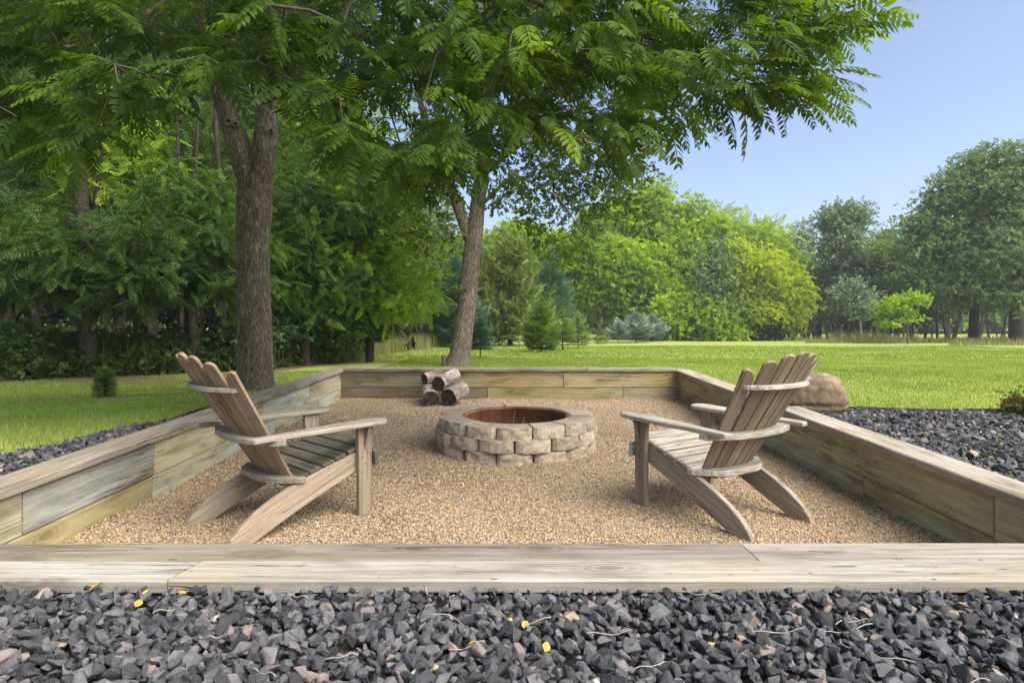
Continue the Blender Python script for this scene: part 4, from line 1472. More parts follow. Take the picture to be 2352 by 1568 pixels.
# compound leaves round each shoot tip
LP, LR, LS, LT = [], [], [], []
for c in sp:
    # shoot direction: outward from the trunk and slightly down
    out = norm(np.array([c[0] - wx, (c[1] - WD), -.3]) + RNG.normal(size=3) * .55)
    tone = np.clip(RNG.normal(.42, .2) + (0.12 if c[0] > 0 else 0), .02, .98)  # leaves right of centre lightened, light put into their tone
    nl = random.randint(5, 8)
    for k in range(nl):
        t = k / nl
        base = c + out * (t - .5) * .30
        a = RNG.uniform(0, 2 * math.pi) if k < nl - 1 else 0
        side_ = norm(np.cross(out, [0, 0, 1])) * math.cos(a) + np.array([0, 0, 1]) * math.sin(a) * .45
        ax = norm(out * (.25 + .8 * t) + side_ * (1.05 - .5 * t) + np.array([0, 0, -.28]))
        LP.append(base); LR.append(frames(ax[None], np.array([[0, 0, 1.]]) + RNG.normal(size=(1, 3)) * .28)[0]); LS.append(random.triangular(.16, .42, .30)); LT.append(np.clip(tone + random.gauss(0, .13), 0, 1))
LP, LR, LS, LT = np.array(LP), np.array(LR), np.array(LS), np.array(LT)
ppx = 1176 + LP[:, 0] / LP[:, 1] * FOC; ppy = 712 - (LP[:, 2] - EYE) / LP[:, 1] * FOC
vis = (ppx > -60) & (ppx < 2300) & (ppy > -60)
# keep leaves out of the stretch of trunk that the photograph shows bare
bare = (ppx > 455) & (ppx < 700) & (ppy > 165 + 60 * (RNG.random(len(ppx)))) & (LP[:, 1] < WD + .3)
kp = ~bare
LP, LR, LS, LT, vis = LP[kp], LR[kp], LS[kp], LT[kp], vis[kp]
score = np.where(vis, LS / LP[:, 1], 0)
order = np.argsort(-score)
tones = [.15, .3, .42, .52, .64, .78, .93]
lme = {}
for ti in range(len(tones)):
    for vi in range(len(PIN_HI)):
        TV, TF = PIN_HI[vi]
        lme[(ti, vi)] = npmesh('leaf', TV, TF, {'rnd': np.full(len(TV), tones[ti])}, mat=M['walnut'])
for q_, i in enumerate(order[:300]):
    ti = int(np.argmin(np.abs(np.array(tones) - LT[i])))
    m4 = Matrix(LR[i].tolist()).to_4x4() @ Matrix.Diagonal((LS[i],) * 3 + (1,))
    m4.translation = Vector((LP[i] - wb).tolist())
    link('leaf', lme[(ti, q_ % 4)], None, walnut, m4)
rest = order[300:]
mid = rest[score[rest] > 0]; off_ = rest[score[rest] == 0]
its = []
for s_ids, tm in ((mid, PIN_HI), (off_, PIN_LO)):
    k = RNG.integers(0, len(tm), len(s_ids))
    for i in range(len(tm)):
        j = s_ids[k == i]
        if len(j): its.append(inst(tm[i], LP[j], LR[j], LS[j], LT[j]))
V, F, Aa = merge(its)
fo = link('foliage', npmesh('foliage', V - wb, F, {'rnd': Aa}, mat=M['walnut']), None, walnut)
fo['kind'] = 'stuff'
# green nuts
nb_ = bmesh.new(); bmesh.ops.create_icosphere(nb_, subdivisions=2, radius=.019)
nme = bmmesh('nut', nb_, M['nut'], True)
for (px_, py_) in ((893, 102), (903, 90), (862, 245), (868, 232), (83, 298), (94, 300), (470, 136), (474, 148), (370, 80), (535, 95), (1385, 6), (1320, 100), (1575, 22), (875, 320)):
    dn = random.uniform(3.7, 4.4)
    nn = link('nut', nme, None, walnut, Matrix.Translation(Vector((at(px_, py_, dn) - wb).tolist())))

# ---- the leaning tree in the middle
AD = 12.0
ax0 = (1052 - 1176) / FOC * AD
ab = np.array([ax0, AD, gz(ax0, AD)])
ash = tag(empty('leaning_tree', ab), 'leaning small-leaved tree behind the far wall with airy drooping foliage', 'tree')
Ta = [at(1050, 858, AD), at(1052, 838, AD), at(1056, 815, AD), at(1066, 750, AD), at(1075, 680, AD), at(1080, 620, AD), at(1088, 550, AD), at(1096, 480, AD), at(1106, 400, AD), at(1120, 300, AD), at(1135, 180, AD)]
Tb = [at(1084, 575, AD), at(1068, 520, AD), at(1045, 455, AD), at(1020, 395, AD), at(995, 320, AD), at(960, 220, AD)]
V, F, A = bark_loft([(Ta, [.30, .245, .20, .175, .17, .165, .155, .14, .125, .10, .07]), (Tb, [.09, .11, .10, .085, .07, .05])], 36, .012, .05)
link('trunk', npmesh('trunk', V - ab, F, smooth=True, mat=M['bark2']), None, ash)
lob = [(960, 560, 95, 70), (1010, 640, 55, 40), (1020, 430, 90, 70), (1180, 440, 90, 75), (1250, 380, 110, 90), (1340, 440, 90, 80), (1400, 360, 110, 90), (1300, 300, 150, 80), (1440, 470, 70, 60),
       (1240, 520, 55, 35), (1280, 590, 45, 50, -.5), (1350, 560, 50, 45), (1150, 300, 120, 90), (1000, 300, 120, 80), (1100, 180, 200, 90), (1330, 180, 180, 80), (920, 430, 60, 60), (1100, 60, 250, 100), (1350, 60, 200, 80), (900, 120, 150, 90), (1480, 400, 80, 50), (1520, 310, 60, 60), (1440, 250, 120, 70)]
C = lobes_points(lob, 430, AD, .6, 1.3)
A, par, rad, fx_, ids = grow([(Ta[6:], .10, .06), (Tb[1:], .08, .04), ([Ta[8], at(1200, 330, AD - .6), at(1320, 320, AD - 1), at(1440, 350, AD - 1)], .05, .012), ([Ta[7], at(1180, 400, AD - .3), at(1280, 450, AD - .5), at(1330, 520, AD - .6)], .04, .010)], C, .25, .0042, .45, .1, 0)
main = np.array([i for i in ids if not fx_[i] > .055])
V, F = segs_mesh(A, par, rad, main, 6)
link('branches', npmesh('branches', V - ab, F, smooth=True, mat=M['bark2']), None, ash)
tone = np.clip(RNG.normal(.5, .2, len(C)), 0, 1)
V, F, Aa = merge(leafcloud(C, tone, 20, .30, .145, SPRIG, .35, .8, .5))
link('crown', npmesh('crown', V - ab, F, {'rnd': Aa}, mat=M['ash']), None, ash)
stub = bmmesh('broken_stub', lathe([(.055, -.02), (.05, .08), (.038, .16), (.045, .21), (.01, .19)], 9), M['bark2'])
link('broken_stub', stub, None, ash, Matrix.Translation((-.24, -.05, 0)) @ Matrix.Rotation(-.15, 4, 'Y'))

# ---- left woods
WG = 'trees along the dark edge of the left woods'
tree('woodland_tree', 'tree with thick dark trunk and low blue green foliage at far left of woods', 205, 10.0, [(200, 700), (192, 560), (185, 400), (180, 200)], .15,
     [(90, 635, 170, 55), (290, 625, 170, 60), (230, 680, 110, 22), (20, 580, 110, 55), (340, 545, 140, 60), (130, 560, 130, 50)], 170, 15, .36, .31, 'teal', PIN_LO, 'barkdark', WG, .25, .45)
tree('woodland_tree', 'slender pale trunked tree just right of the left chair back', 462, 11.0, [(452, 800), (443, 740), (436, 600), (428, 450)], .085,
     [(470, 560, 130, 90), (530, 665, 90, 45), (400, 630, 100, 60), (440, 470, 130, 80)], 150, 15, .36, .31, 'woods', PIN_LO, 'bark2', WG, .25, .5)
tree('woodland_tree', 'leafy green tree right behind the forked walnut trunk', 700, 12.5, [(700, 700), (705, 560), (710, 420)], .11,
     [(720, 530, 140, 110), (770, 640, 130, 80), (660, 640, 110, 90), (680, 430, 140, 90), (710, 705, 110, 35), (800, 460, 100, 80)], 210, 15, .38, .31, 'woods', PIN_LO, 'barkdark', WG, .25, .5)
tree('woodland_tree', 'bright green tree whose feathery boughs reach toward the leaning trunk', 850, 13.5, [(850, 700), (860, 560), (870, 450)], .10,
     [(880, 560, 95, 95), (920, 655, 75, 50), (860, 690, 100, 50), (890, 475, 75, 65), (820, 740, 80, 30), (940, 690, 50, 30), (830, 600, 90, 90)], 200, 15, .36, .32, 'bright', PIN_LO, 'barkdark', WG, .3, .5)
tree('woodland_tree', 'thin forked tree with bare lower limbs at the upper left', 85, 14.0, [(90, 620), (85, 500), (75, 400), (60, 250)], .08,
     [(80, 330, 190, 100), (230, 290, 170, 90), (40, 430, 120, 60), (240, 400, 140, 50)], 120, 9, .4, .45, 'bright', PIN_LO, 'barkdark', WG, .2, .6,
     extra=[([(88, 620, 0), (140, 560, 0), (190, 500, 0), (250, 470, 0)], .035, .015), ([(88, 600, 0), (40, 540, 0), (-20, 500, 0)], .03, .012)])
tree('woodland_tree', 'tall woodland tree between the thin forked tree and the walnut', 350, 16.0, [(350, 600), (345, 400), (340, 200)], .12,
     [(350, 330, 170, 110), (420, 440, 150, 90), (330, 500, 150, 80), (300, 200, 150, 90)], 150, 9, .42, .5, 'woods', PIN_LO, 'barkdark', WG, .2, .6)
tree('woodland_tree', 'dark woodland tree filling the fork of the walnut trunk', 570, 17.0, [(570, 600), (570, 300)], .13,
     [(560, 280, 180, 130), (600, 460, 150, 110), (560, 600, 140, 90)], 150, 9, .45, .5, 'woods', PIN_LO, 'barkdark', WG, .2, .6)
tree('woodland_tree', 'woodland tree above the bright boughs left of the leaning tree', 790, 18.5, [(790, 600), (800, 300)], .13,
     [(770, 300, 150, 120), (850, 420, 85, 70), (740, 450, 120, 90)], 120, 9, .45, .5, 'bright', PIN_LO, 'barkdark', WG, .2, .6)
tree('woodland_tree', 'dark woodland tree at the left picture edge above the undergrowth', -60, 12.5, [(-60, 500), (-60, 200)], .16,
     [(-40, 480, 150, 120), (10, 200, 160, 140), (-80, 600, 140, 60)], 130, 9, .42, .5, 'teal', PIN_LO, 'barkdark', WG, .2, .6)
# tangle of shrubs at the feet of those trees
for (lab, px_, d_, lobs, mt) in (
        ('low green shrub under the bright boughs beside the tall grass', 760, 13.2, [(760, 760, 90, 40), (830, 750, 60, 35)], 'woods'),
        ('dark shrub behind the left chair back', 520, 11.5, [(520, 790, 100, 45), (600, 760, 80, 40)], 'deep'),
        ('leafy shrub at the far left edge of the woods', 30, 9.6, [(10, 800, 80, 50), (60, 850, 60, 20)], 'under')):
    tree('shrub', lab, px_, d_, [(px_, 780)], .02, lobs, 50, 24, .22, .13, mt, SPRIG, 'barkdark', 'shrubs under the left woods', cat='shrub', up=.3)

# woodland behind: many trunks and leaves nobody could count
n = 15000
Pp = []
while len(Pp) < n:
    px_ = RNG.uniform(-500, 960, n); py_ = RNG.uniform(-250, 830, n); dd = RNG.uniform(19, 27, n)
    top = np.interp(px_, [-500, 600, 850, 960], [-250, -250, 330, 480])
    gap = ((px_ - 345) / 75) ** 2 + ((py_ - 240) / 50) ** 2
    ok = (py_ > top) & ((gap > 1) | (RNG.random(n) < .25)) & ((py_ < 600) | (RNG.random(n) < .6))
    q_ = np.stack([(px_ - 1176) / FOC * dd, dd, EYE - (py_ - 712) / FOC * dd], 1)[ok]
    Pp.extend(q_.tolist())
Pp = np.array(Pp[:n])
lowp = (712 - (Pp[:, 2] - EYE) / Pp[:, 1] * FOC) > 610  # low leaves split off so their dark colour stands in for shade
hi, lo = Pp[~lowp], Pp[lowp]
V, F, A = inst(SPRIG[0], hi, frames(randunit(len(hi)), randunit(len(hi)) + [0, 0, .5]), .38 + .35 * RNG.random(len(hi)), np.clip(RNG.normal(.45, .2, len(hi)), 0, 1))
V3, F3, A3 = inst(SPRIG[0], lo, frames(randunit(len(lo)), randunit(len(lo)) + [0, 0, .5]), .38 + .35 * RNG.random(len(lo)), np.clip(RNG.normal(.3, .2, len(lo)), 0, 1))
tag(link('woodland_shade_foliage', npmesh('woodland_shade_foliage', V3, F3, {'rnd': A3}, mat=M['shadeleaf'])), 'low leaves of the left woods with shade put into their colour', kind='stuff')
tr_ = []
for k in range(46):
    px_ = random.uniform(-400, 900); dd = random.uniform(13, 25)
    b0 = at(px_, 0, dd); b0[2] = gz(b0[0], dd) - .1
    tr_.append(tube_path(curvy(b0, (random.gauss(0, .05), 0, 1), random.uniform(5, 9), 8, .06), random.uniform(.04, .12), .03, 6))
V2, F2, A2 = merge(tr_)
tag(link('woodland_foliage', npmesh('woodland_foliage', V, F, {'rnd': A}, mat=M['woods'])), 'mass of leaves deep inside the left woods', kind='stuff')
tag(link('woodland_trunks', npmesh('woodland_trunks', V2, F2, smooth=True, mat=M['barkdark'])), 'dark thin trunks deep inside the left woods', kind='stuff')
# forest floor
ff = []
for px_ in np.linspace(-700, 1060, 40):
    near = np.interp(px_, [-700, 0, 300, 620, 830, 1060], [7.6, 8.9, 9.3, 10.4, 14.5, 26])
    ff.append(((px_ - 1176) / FOC * near + RNG.normal() * .05, near + RNG.normal() * .08))
bm = bmesh.new()
rows = []
for (x, y) in ff:
    r_ = []
    for k in range(12):
        t = k / 11; yy = y + (40 - y) * t ** 1.5; xx = x * (yy / y)
        r_.append(bm.verts.new((xx, yy, gz(xx, yy) + .006 + .02 * min(1, t * 10))))
    rows.append(r_)
for a, b in zip(rows[:-1], rows[1:]):
    for k in range(11): bm.faces.new((a[k], b[k], b[k + 1], a[k + 1]))
tag(link('forest_ground', bmmesh('forest_ground', bm, M['dirt'], True)), 'bare brown earth under the left woods', kind='structure')

# undergrowth along the edge
its = []
n = 5200
px_ = RNG.uniform(-250, 840, n)
near = np.interp(px_, [-250, 0, 300, 620, 830], [8.6, 9.2, 9.9, 11.0, 15.0])
dd = near + RNG.gamma(1.6, .9, n)
x = (px_ - 1176) / FOC * dd
hgt = np.interp(px_, [-250, 200, 520, 840], [.85, .75, .5, .5])
z0 = ground_z(x, dd)
P = np.column_stack([x, dd, z0 + RNG.random(n) ** .8 * hgt * (.4 + .6 * np.clip((dd - near) / 1.0, 0, 1))])
its.append(inst(SPRIG[1], P, frames(randunit(n), randunit(n) * .5 + [0, 0, 1]), .12 + .12 * RNG.random(n), np.clip(RNG.normal(.45, .25, n), 0, 1)))
st_ = RNG.integers(0, n, 1600)
Pb = P[st_].copy(); Pb[:, 2] = z0[st_]
its.append(blades(Pb, .62, .014, .25, np.clip(RNG.normal(.6, .25, len(Pb)), 0, 1)))
V, F, A = merge(its)
tag(link('undergrowth', npmesh('undergrowth', V, F, {'rnd': A}, mat=M['under'])), 'tangled weeds and seedlings along the edge of the left woods', kind='stuff')
# tall grass by the woods and far right edge
its = []
for (x0, x1, da, db, n, h, wd) in ((640, 1035, 0, 5, 9000, .50, .012), (1850, 3000, 31, 37, 7000, .30, .03), (1900, 2040, 33.5, 34.5, 500, .62, .04), (2040, 2110, 32.5, 33.5, 260, .45, .04), (2180, 3000, 26.5, 29, 1500, .30, .03)):
    px_ = RNG.uniform(x0, x1, n)
    nearr = np.interp(px_, [640, 830, 1035], [12.0, 14.2, 25]) if x0 < 1000 else 0
    dd = nearr + RNG.uniform(da, db, n); x = (px_ - 1176) / FOC * dd
    its.append(blades(np.column_stack([x, dd, ground_z(x, dd)]), h, wd, .35, np.clip(RNG.normal(.55, .25, n), 0, 1)))
V, F, A = merge(its)
tag(link('tall_grass', npmesh('tall_grass', V, F, {'rnd': A}, mat=M['tall'])), 'unmown seeding grass along the woods', kind='stuff')


# ---- conifers
def twig_tmpl(k=5, seed=0):
    rg = np.random.default_rng(seed); V, F = [], []
    for i in range(k):
        for s in (1, -1):
            t = i / k; b = len(V)
            tipv = np.array([t + .30, s * (.24 * (1 - t * .5)), rg.normal() * .05 + .03])
            V += [np.array([t - .03, 0, 0]), np.array([t + .13, 0, .015]), tipv]
            F.append((b, b + 1, b + 2))
    b = len(V); V += [np.array([0, .03, 0]), np.array([0, -.03, 0]), np.array([1.15, 0, .02])]; F.append((b, b + 1, b + 2))
    return np.array(V), np.array(F)


TWIGS = [twig_tmpl(6, s) for s in range(3)]


def spruce(name, label, px, d, top_py, width_px, mat, group=None, whorls=18, per=9, base_py=None, dens=1.0, droop=.1, leaders=1, trunk_clear=.06, shape=.85, upturn=.25):
    x0 = (px - 1176) / FOC * d
    b = np.array([x0, d, gz(x0, d)])
    Ht = (EYE - (top_py - 712) / FOC * d) - b[2]
    W = width_px / FOC * d / 2
    root = tag(empty(name, b), label, 'spruce', group)
    tub = [tube_path([(0, 0, -.03), (0, 0, Ht * .5), (RNG.normal() * .01, 0, Ht)], max(.012, Ht * .018), .004, 6)]
    if leaders == 2:
        tub.append(tube_path([(0, 0, Ht * .72), (.10 * Ht * .6, 0, Ht * .82), (.10 * Ht * .6, 0, Ht * .985)], .008, .004, 5))
    P, D, U, S, TN = [], [], [], [], []
    for wv in range(whorls):
        t = wv / (whorls - 1)
        z = Ht * (trunk_clear + (1 - trunk_clear) * (t ** .9) * .93)
        ln = W * (1 - t) ** shape * (.85 + .3 * RNG.random()) + .02 * W
        if t < .1: ln *= .8
        kk = max(5, int(per * 1.1 * (1 - .35 * t)))
        for k in range(kk):
            a = 2 * math.pi * (k + RNG.random() * .7) / kk
            l = ln * (.62 + .55 * RNG.random())
            slope = -droop + (upturn + .9 * t * t) * (.6 + .5 * RNG.random())
            ns = max(3, int(l / (.065 * max(1, d / 18)) * dens))
            prev = np.array([0, 0, z])
            dirv = np.array([math.cos(a), math.sin(a), slope - .18])
            pts = [prev]
            tn = np.clip(RNG.normal(.5, .2), 0, 1)
            for j in range(ns):
                dirv = dirv + np.array([0, 0, .10]); dirv = dirv / np.linalg.norm(dirv)
                q_ = pts[-1] + dirv * l / ns; pts.append(q_)
                for s in (-1, 1):
                    sd = np.array([-math.sin(a), math.cos(a), 0]) * s
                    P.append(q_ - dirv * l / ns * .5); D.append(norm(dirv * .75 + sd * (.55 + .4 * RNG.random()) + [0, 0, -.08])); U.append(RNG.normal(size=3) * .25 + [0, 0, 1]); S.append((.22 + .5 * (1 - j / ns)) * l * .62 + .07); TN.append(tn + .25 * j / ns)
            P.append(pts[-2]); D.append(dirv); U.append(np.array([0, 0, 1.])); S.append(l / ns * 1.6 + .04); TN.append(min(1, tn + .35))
            tub.append(tube_path(pts, .006, .003, 3))
    for sx in ([0] if leaders == 1 else [0, .06 * Ht]):
        for j in range(14):
            P.append(np.array([sx, 0, Ht * (.80 + .2 * j / 14)])); a = RNG.random() * 6.28
            D.append(norm(np.array([math.cos(a) * .5, math.sin(a) * .5, .9]))); U.append(RNG.normal(size=3)); S.append(.05 + .02 * Ht * (1 - j / 14)); TN.append(.8)
    V, F, A = merge(tub)
    link('trunk', npmesh('trunk', V, F, smooth=True, mat=M['barkdark']), None, root)
    P, D, U, S, TN = map(np.array, (P, D, U, S, TN))
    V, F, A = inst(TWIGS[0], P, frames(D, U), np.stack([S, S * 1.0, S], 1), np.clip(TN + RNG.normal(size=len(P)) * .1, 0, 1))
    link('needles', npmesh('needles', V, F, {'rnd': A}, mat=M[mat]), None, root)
    return root


SG = 'young spruces planted on the lawn'
spruce('spruce', 'tiny dark spruce seedling alone on the left lawn', 241, 6.75, 846, 34, 'spruce', SG, 11, 9, dens=1.8, shape=.5)
spruce('spruce', 'blue green young spruce just right of the leaning trunk', 1103, 15.0, 728, 76, 'bluegreen', SG, 15, 9, dens=1.2, trunk_clear=.22, shape=.7)
spruce('spruce', 'largest light green young spruce on the lawn, with a long leader', 1243, 19.0, 678, 124, 'spruce', SG, 16, 10, dens=1.2, shape=.75)
spruce('spruce', 'light green young spruce half hidden behind the largest lawn spruce', 1292, 21.0, 700, 70, 'spruce', SG, 15, 9, trunk_clear=.12)
spruce('spruce', 'young spruce with two leaders standing free on the lawn', 1328, 23.5, 720, 72, 'spruce', SG, 14, 9, leaders=2, trunk_clear=.1)
spruce('spruce', 'very small green spruce between the two leader spruce and the blue ones', 1380, 30.0, 752, 44, 'spruce', SG, 11, 8)
spruce('spruce', 'small silvery spruce, left of the three blue ones', 1420, 32.5, 736, 76, 'bluespruce', SG, 13, 9, trunk_clear=.18)
spruce('spruce', 'pale blue spruce, tallest and middle of the three blue ones', 1461, 33.5, 713, 104, 'bluespruce', SG, 16, 10, trunk_clear=.12)
spruce('spruce', 'wide grey blue spruce, right of the three blue ones', 1497, 35.5, 720, 88, 'bluespruce', SG, 15, 10, trunk_clear=.12)
BG = 'big conifers behind the lawn spruces'
spruce('spruce', 'large blue green spruce behind the leaning trunk', 1048, 24.0, 572, 170, 'bluegreen', BG, 30, 12, trunk_clear=.05, dens=.9)
spruce('spruce', 'grey green spruce right of the broad olive conifer', 1268, 34.0, 560, 150, 'bluegreen', BG, 28, 12, trunk_clear=.02, dens=.9, shape=.7)
spruce('spruce', 'dark green spruce at the edge of the tall grass left of the leaning trunk', 985, 27.0, 640, 110, 'bluegreen', BG, 22, 10, trunk_clear=.03, dens=.9)
tree('cedar', 'broad olive green conifer right of the leaning trunk', 1172, 27.0, [(1172, 700), (1172, 600)], .12,
     [(1165, 640, 70, 70), (1190, 720, 78, 60), (1150, 720, 60, 55), (1175, 580, 45, 40), (1160, 765, 75, 22)], 230, 16, .34, .36, 'cedar', TWIGS, 'barkdark', None, -.7, 1.0, depth=1.4)

# ---- trees beyond the lawn
CG = 'bright green trees beyond the lawn'
tree('broadleaf_tree', 'bright green round tree behind the two leader spruce', 1390, 41.0, [(1390, 700), (1395, 600)], .2,
     [(1350, 580, 75, 55), (1400, 640, 100, 60), (1330, 660, 60, 50), (1440, 700, 70, 35), (1370, 510, 50, 40), (1460, 600, 70, 50), (1530, 670, 60, 45)], 300, 29, 0.76, 0.44, 'bright', SPRIGF, 'bark2', CG, flat=.42)
tree('broadleaf_tree', 'tallest of the bright green trees, spiky top under the sky', 1490, 44.0, [(1490, 700), (1490, 560), (1490, 480)], .2,
     [(1490, 500, 65, 60), (1450, 540, 60, 55), (1540, 560, 70, 60), (1500, 450, 35, 28), (1560, 620, 80, 60), (1585, 500, 45, 40)], 300, 26, 0.73, 0.44, 'bright', SPRIGF, 'bark2', CG, up=.4)
tree('broadleaf_tree', 'green tree with feathery leaf tufts behind the yellow tree', 1690, 45.0, [(1690, 700), (1690, 560)], .2,
     [(1660, 510, 40, 32), (1700, 560, 90, 60), (1750, 540, 45, 35), (1640, 560, 70, 60), (1790, 590, 40, 35), (1800, 640, 40, 60)], 170, 13, .62, .95, 'bright', PIN_LO, 'bark2', CG)
tree('broadleaf_tree', 'low fresh green tree between the blue spruces and the bluish bush', 1590, 38.0, [(1590, 720)], .12,
     [(1560, 710, 60, 40), (1610, 735, 60, 35), (1540, 750, 60, 22), (1650, 755, 60, 22)], 130, 26, 0.61, 0.40, 'bright', SPRIGF, 'barkdark', CG, hide_base=.4)
tree('broadleaf_tree', 'dull bluish green bushy tree left of the yellow tree', 1640, 38.5, [(1640, 700)], .12,
     [(1640, 660, 45, 70), (1630, 730, 65, 45), (1650, 590, 35, 40)], 130, 26, 0.61, 0.36, 'oak', SPRIGF, 'barkdark', CG)
tree('broadleaf_tree', 'rounded yellow green tree drooping over the lawn', 1750, 39.0, [(1745, 720), (1745, 640)], .16,
     [(1735, 625, 70, 50), (1790, 670, 58, 55), (1710, 690, 55, 60), (1770, 725, 70, 35), (1685, 605, 42, 38), (1825, 700, 26, 32), (1700, 570, 26, 20), (1775, 590, 22, 22), (1825, 650, 20, 20), (1660, 650, 22, 40)], 330, 29, 0.61, 0.34, 'yellow', SPRIGF, 'bark2', CG, droop=.5)
tree('broadleaf_tree', 'dark dense bush at the foot of the yellow tree', 1740, 40.5, [(1740, 750)], .1,
     [(1740, 755, 75, 28), (1690, 750, 50, 25)], 80, 26, 0.61, 0.36, 'deep', SPRIGF, 'barkdark', CG)
tree('broadleaf_tree', 'pale green tree peeking above the cedar behind the leaning trunk', 1210, 42.0, [(1210, 650)], .15,
     [(1200, 560, 80, 40), (1260, 600, 70, 60), (1120, 570, 60, 40), (1300, 640, 60, 60)], 180, 26, 0.73, 0.48, 'bright', SPRIGF, 'bark2', CG, flat=.42)
tree('broadleaf_tree', 'hazy grey green tree seen left of the leaning tree', 960, 52.0, [(960, 600)], .2,
     [(960, 500, 80, 55), (1010, 560, 70, 50), (900, 540, 70, 60)], 170, 26, 0.92, 0.48, 'grey', SPRIGF, 'bark2', CG)
tree('broadleaf_tree', 'dark tree filling the gap under the leaning tree foliage', 1060, 47.0, [(1060, 650)], .2,
     [(1050, 620, 90, 60), (960, 650, 80, 70), (1110, 650, 60, 60)], 150, 26, 0.85, 0.48, 'woods', SPRIGF, 'barkdark', CG)
tree('young_tree', 'small lime green tree standing alone before the right woods', 2086, 30.5, [(2084, 745), (2080, 715), (2078, 690)], .055,
     [(2095, 690, 32, 20), (2055, 702, 32, 18), (2040, 740, 28, 12), (2080, 725, 34, 14), (2030, 715, 14, 10)], 70, 16, .26, .22, 'lime', SPRIG, 'bark2', None, flat=.3, rtop=.02)
# right side
RG = 'trees of the right woods'
tree('aspen', 'tall aspen with white trunk standing above the far treeline', 1925, 41.5, [(1926, 680), (1935, 600), (1942, 520)], .17,
     [(1935, 490, 38, 28), (1910, 510, 28, 22), (1965, 500, 28, 26), (1940, 550, 40, 32), (1915, 575, 30, 22), (1965, 600, 30, 24)], 150, 23, 0.61, 0.34, 'grey', SPRIGF, 'barkpale', RG)
tree('aspen', 'narrow grey aspen left of the tall white trunked one', 1850, 47.0, [(1850, 620), (1850, 560)], .1,
     [(1850, 535, 20, 24), (1848, 580, 32, 30), (1860, 640, 40, 50), (1830, 680, 30, 40)], 110, 23, 0.61, 0.34, 'grey', SPRIGF, 'barkpale', RG)
tree('aspen', 'pale leafy aspen below the tall white trunked one', 1900, 43.0, [(1895, 740), (1893, 700)], .08,
     [(1890, 690, 55, 45), (1950, 700, 50, 50), (1900, 640, 45, 40)], 150, 23, 0.61, 0.34, 'grey', SPRIGF, 'barkpale', RG)
tree('birch', 'slim young birch with thin white stem at the lawn edge', 1979, 34.0, [(1976, 740), (1968, 700), (1965, 680)], .07,
     [(1960, 670, 35, 28), (1985, 705, 30, 22), (1950, 710, 22, 16)], 50, 20, 0.43, 0.26, 'grey', SPRIGF, 'barkpale', RG, rtop=.03)
tree('broadleaf_tree', 'grey green tree between the aspens and the great oaks, half hidden', 2030, 49.0, [(2030, 640)], .15,
     [(2030, 545, 30, 26), (2010, 580, 50, 36), (2060, 600, 40, 40)], 110, 23, 0.67, 0.36, 'oak', SPRIGF, 'barkdark', RG)
tree('broadleaf_tree', 'olive topped broad tree behind the small lime tree', 2030, 42.0, [(2030, 700), (2030, 640)], .16,
     [(2020, 590, 60, 28), (2060, 620, 50, 35), (1990, 640, 35, 40), (2090, 590, 35, 28)], 170, 26, 0.61, 0.36, 'cedar', SPRIGF, 'barkdark', RG)
tree('broadleaf_tree', 'very dark tree behind the small lime tree', 2060, 40.0, [(2060, 740), (2060, 690)], .16,
     [(2040, 680, 75, 40), (2110, 690, 60, 50), (1990, 720, 50, 32), (2070, 640, 60, 35)], 220, 26, 0.61, 0.36, 'deep', SPRIGF, 'barkdark', RG)
tree('oak_tree', 'great oak rising left of the rightmost oak, stepped outline against the sky', 2235, 34.0, [(2238, 700), (2240, 560), (2245, 450)], .24,
     [(2150, 470, 42, 38), (2200, 440, 50, 40), (2250, 400, 55, 42), (2140, 560, 60, 60), (2220, 540, 80, 70), (2110, 520, 32, 28), (2180, 650, 80, 60), (2260, 660, 80, 60), (2190, 400, 20, 18), (2120, 640, 50, 40), (2270, 480, 60, 50), (2100, 500, 15, 12), (2176, 388, 15, 12), (2145, 425, 16, 14), (2232, 362, 16, 14), (2092, 575, 16, 14), (2215, 380, 12, 12), (2075, 620, 16, 14), (2262, 352, 16, 12)], 430, 30, 0.52, 0.30, 'oak', SPRIGF, 'barkdark', RG, tone_sd=.25, flat=.32)
tree('oak_tree', 'rightmost great oak, cut by the picture edge', 2330, 32.0, [(2330, 700), (2335, 560), (2340, 420)], .26,
     [(2330, 385, 45, 40), (2290, 352, 22, 16), (2338, 335, 20, 15), (2300, 440, 50, 50), (2370, 470, 80, 80), (2320, 560, 80, 70), (2390, 640, 90, 80), (2310, 680, 75, 45), (2400, 380, 60, 60), (2280, 600, 50, 60)], 480, 30, 0.52, 0.30, 'oak', SPRIGF, 'barkdark', RG, tone_sd=.25, flat=.32)
tree('oak_tree', 'oak beyond the right edge of the view behind the rightmost great oak', 2520, 36.0, [(2520, 700), (2520, 500)], .26,
     [(2500, 480, 110, 110), (2480, 620, 120, 90), (2600, 560, 120, 110)], 220, 26, 0.73, 0.40, 'oak', SPRIGF, 'barkdark', RG)
# dark stems under the right woods
its = []
for k in range(75):
    px_ = random.uniform(1790, 2600); dd = random.uniform(38, 50)
    b0 = at(px_, 0, dd); b0[2] = gz(b0[0], dd) - .1
    its.append(tube_path(curvy(b0, (random.gauss(0, .12), 0, 1), random.uniform(2.5, 4.5), 5, .1), random.choice([.05, .07, .09, .16]), .03, 6))
V, F, A = merge(its)
tag(link('woodland_trunks', npmesh('right_trunks', V, F, smooth=True, mat=M['barkdark'])), 'dark stems under the right woods', kind='stuff')
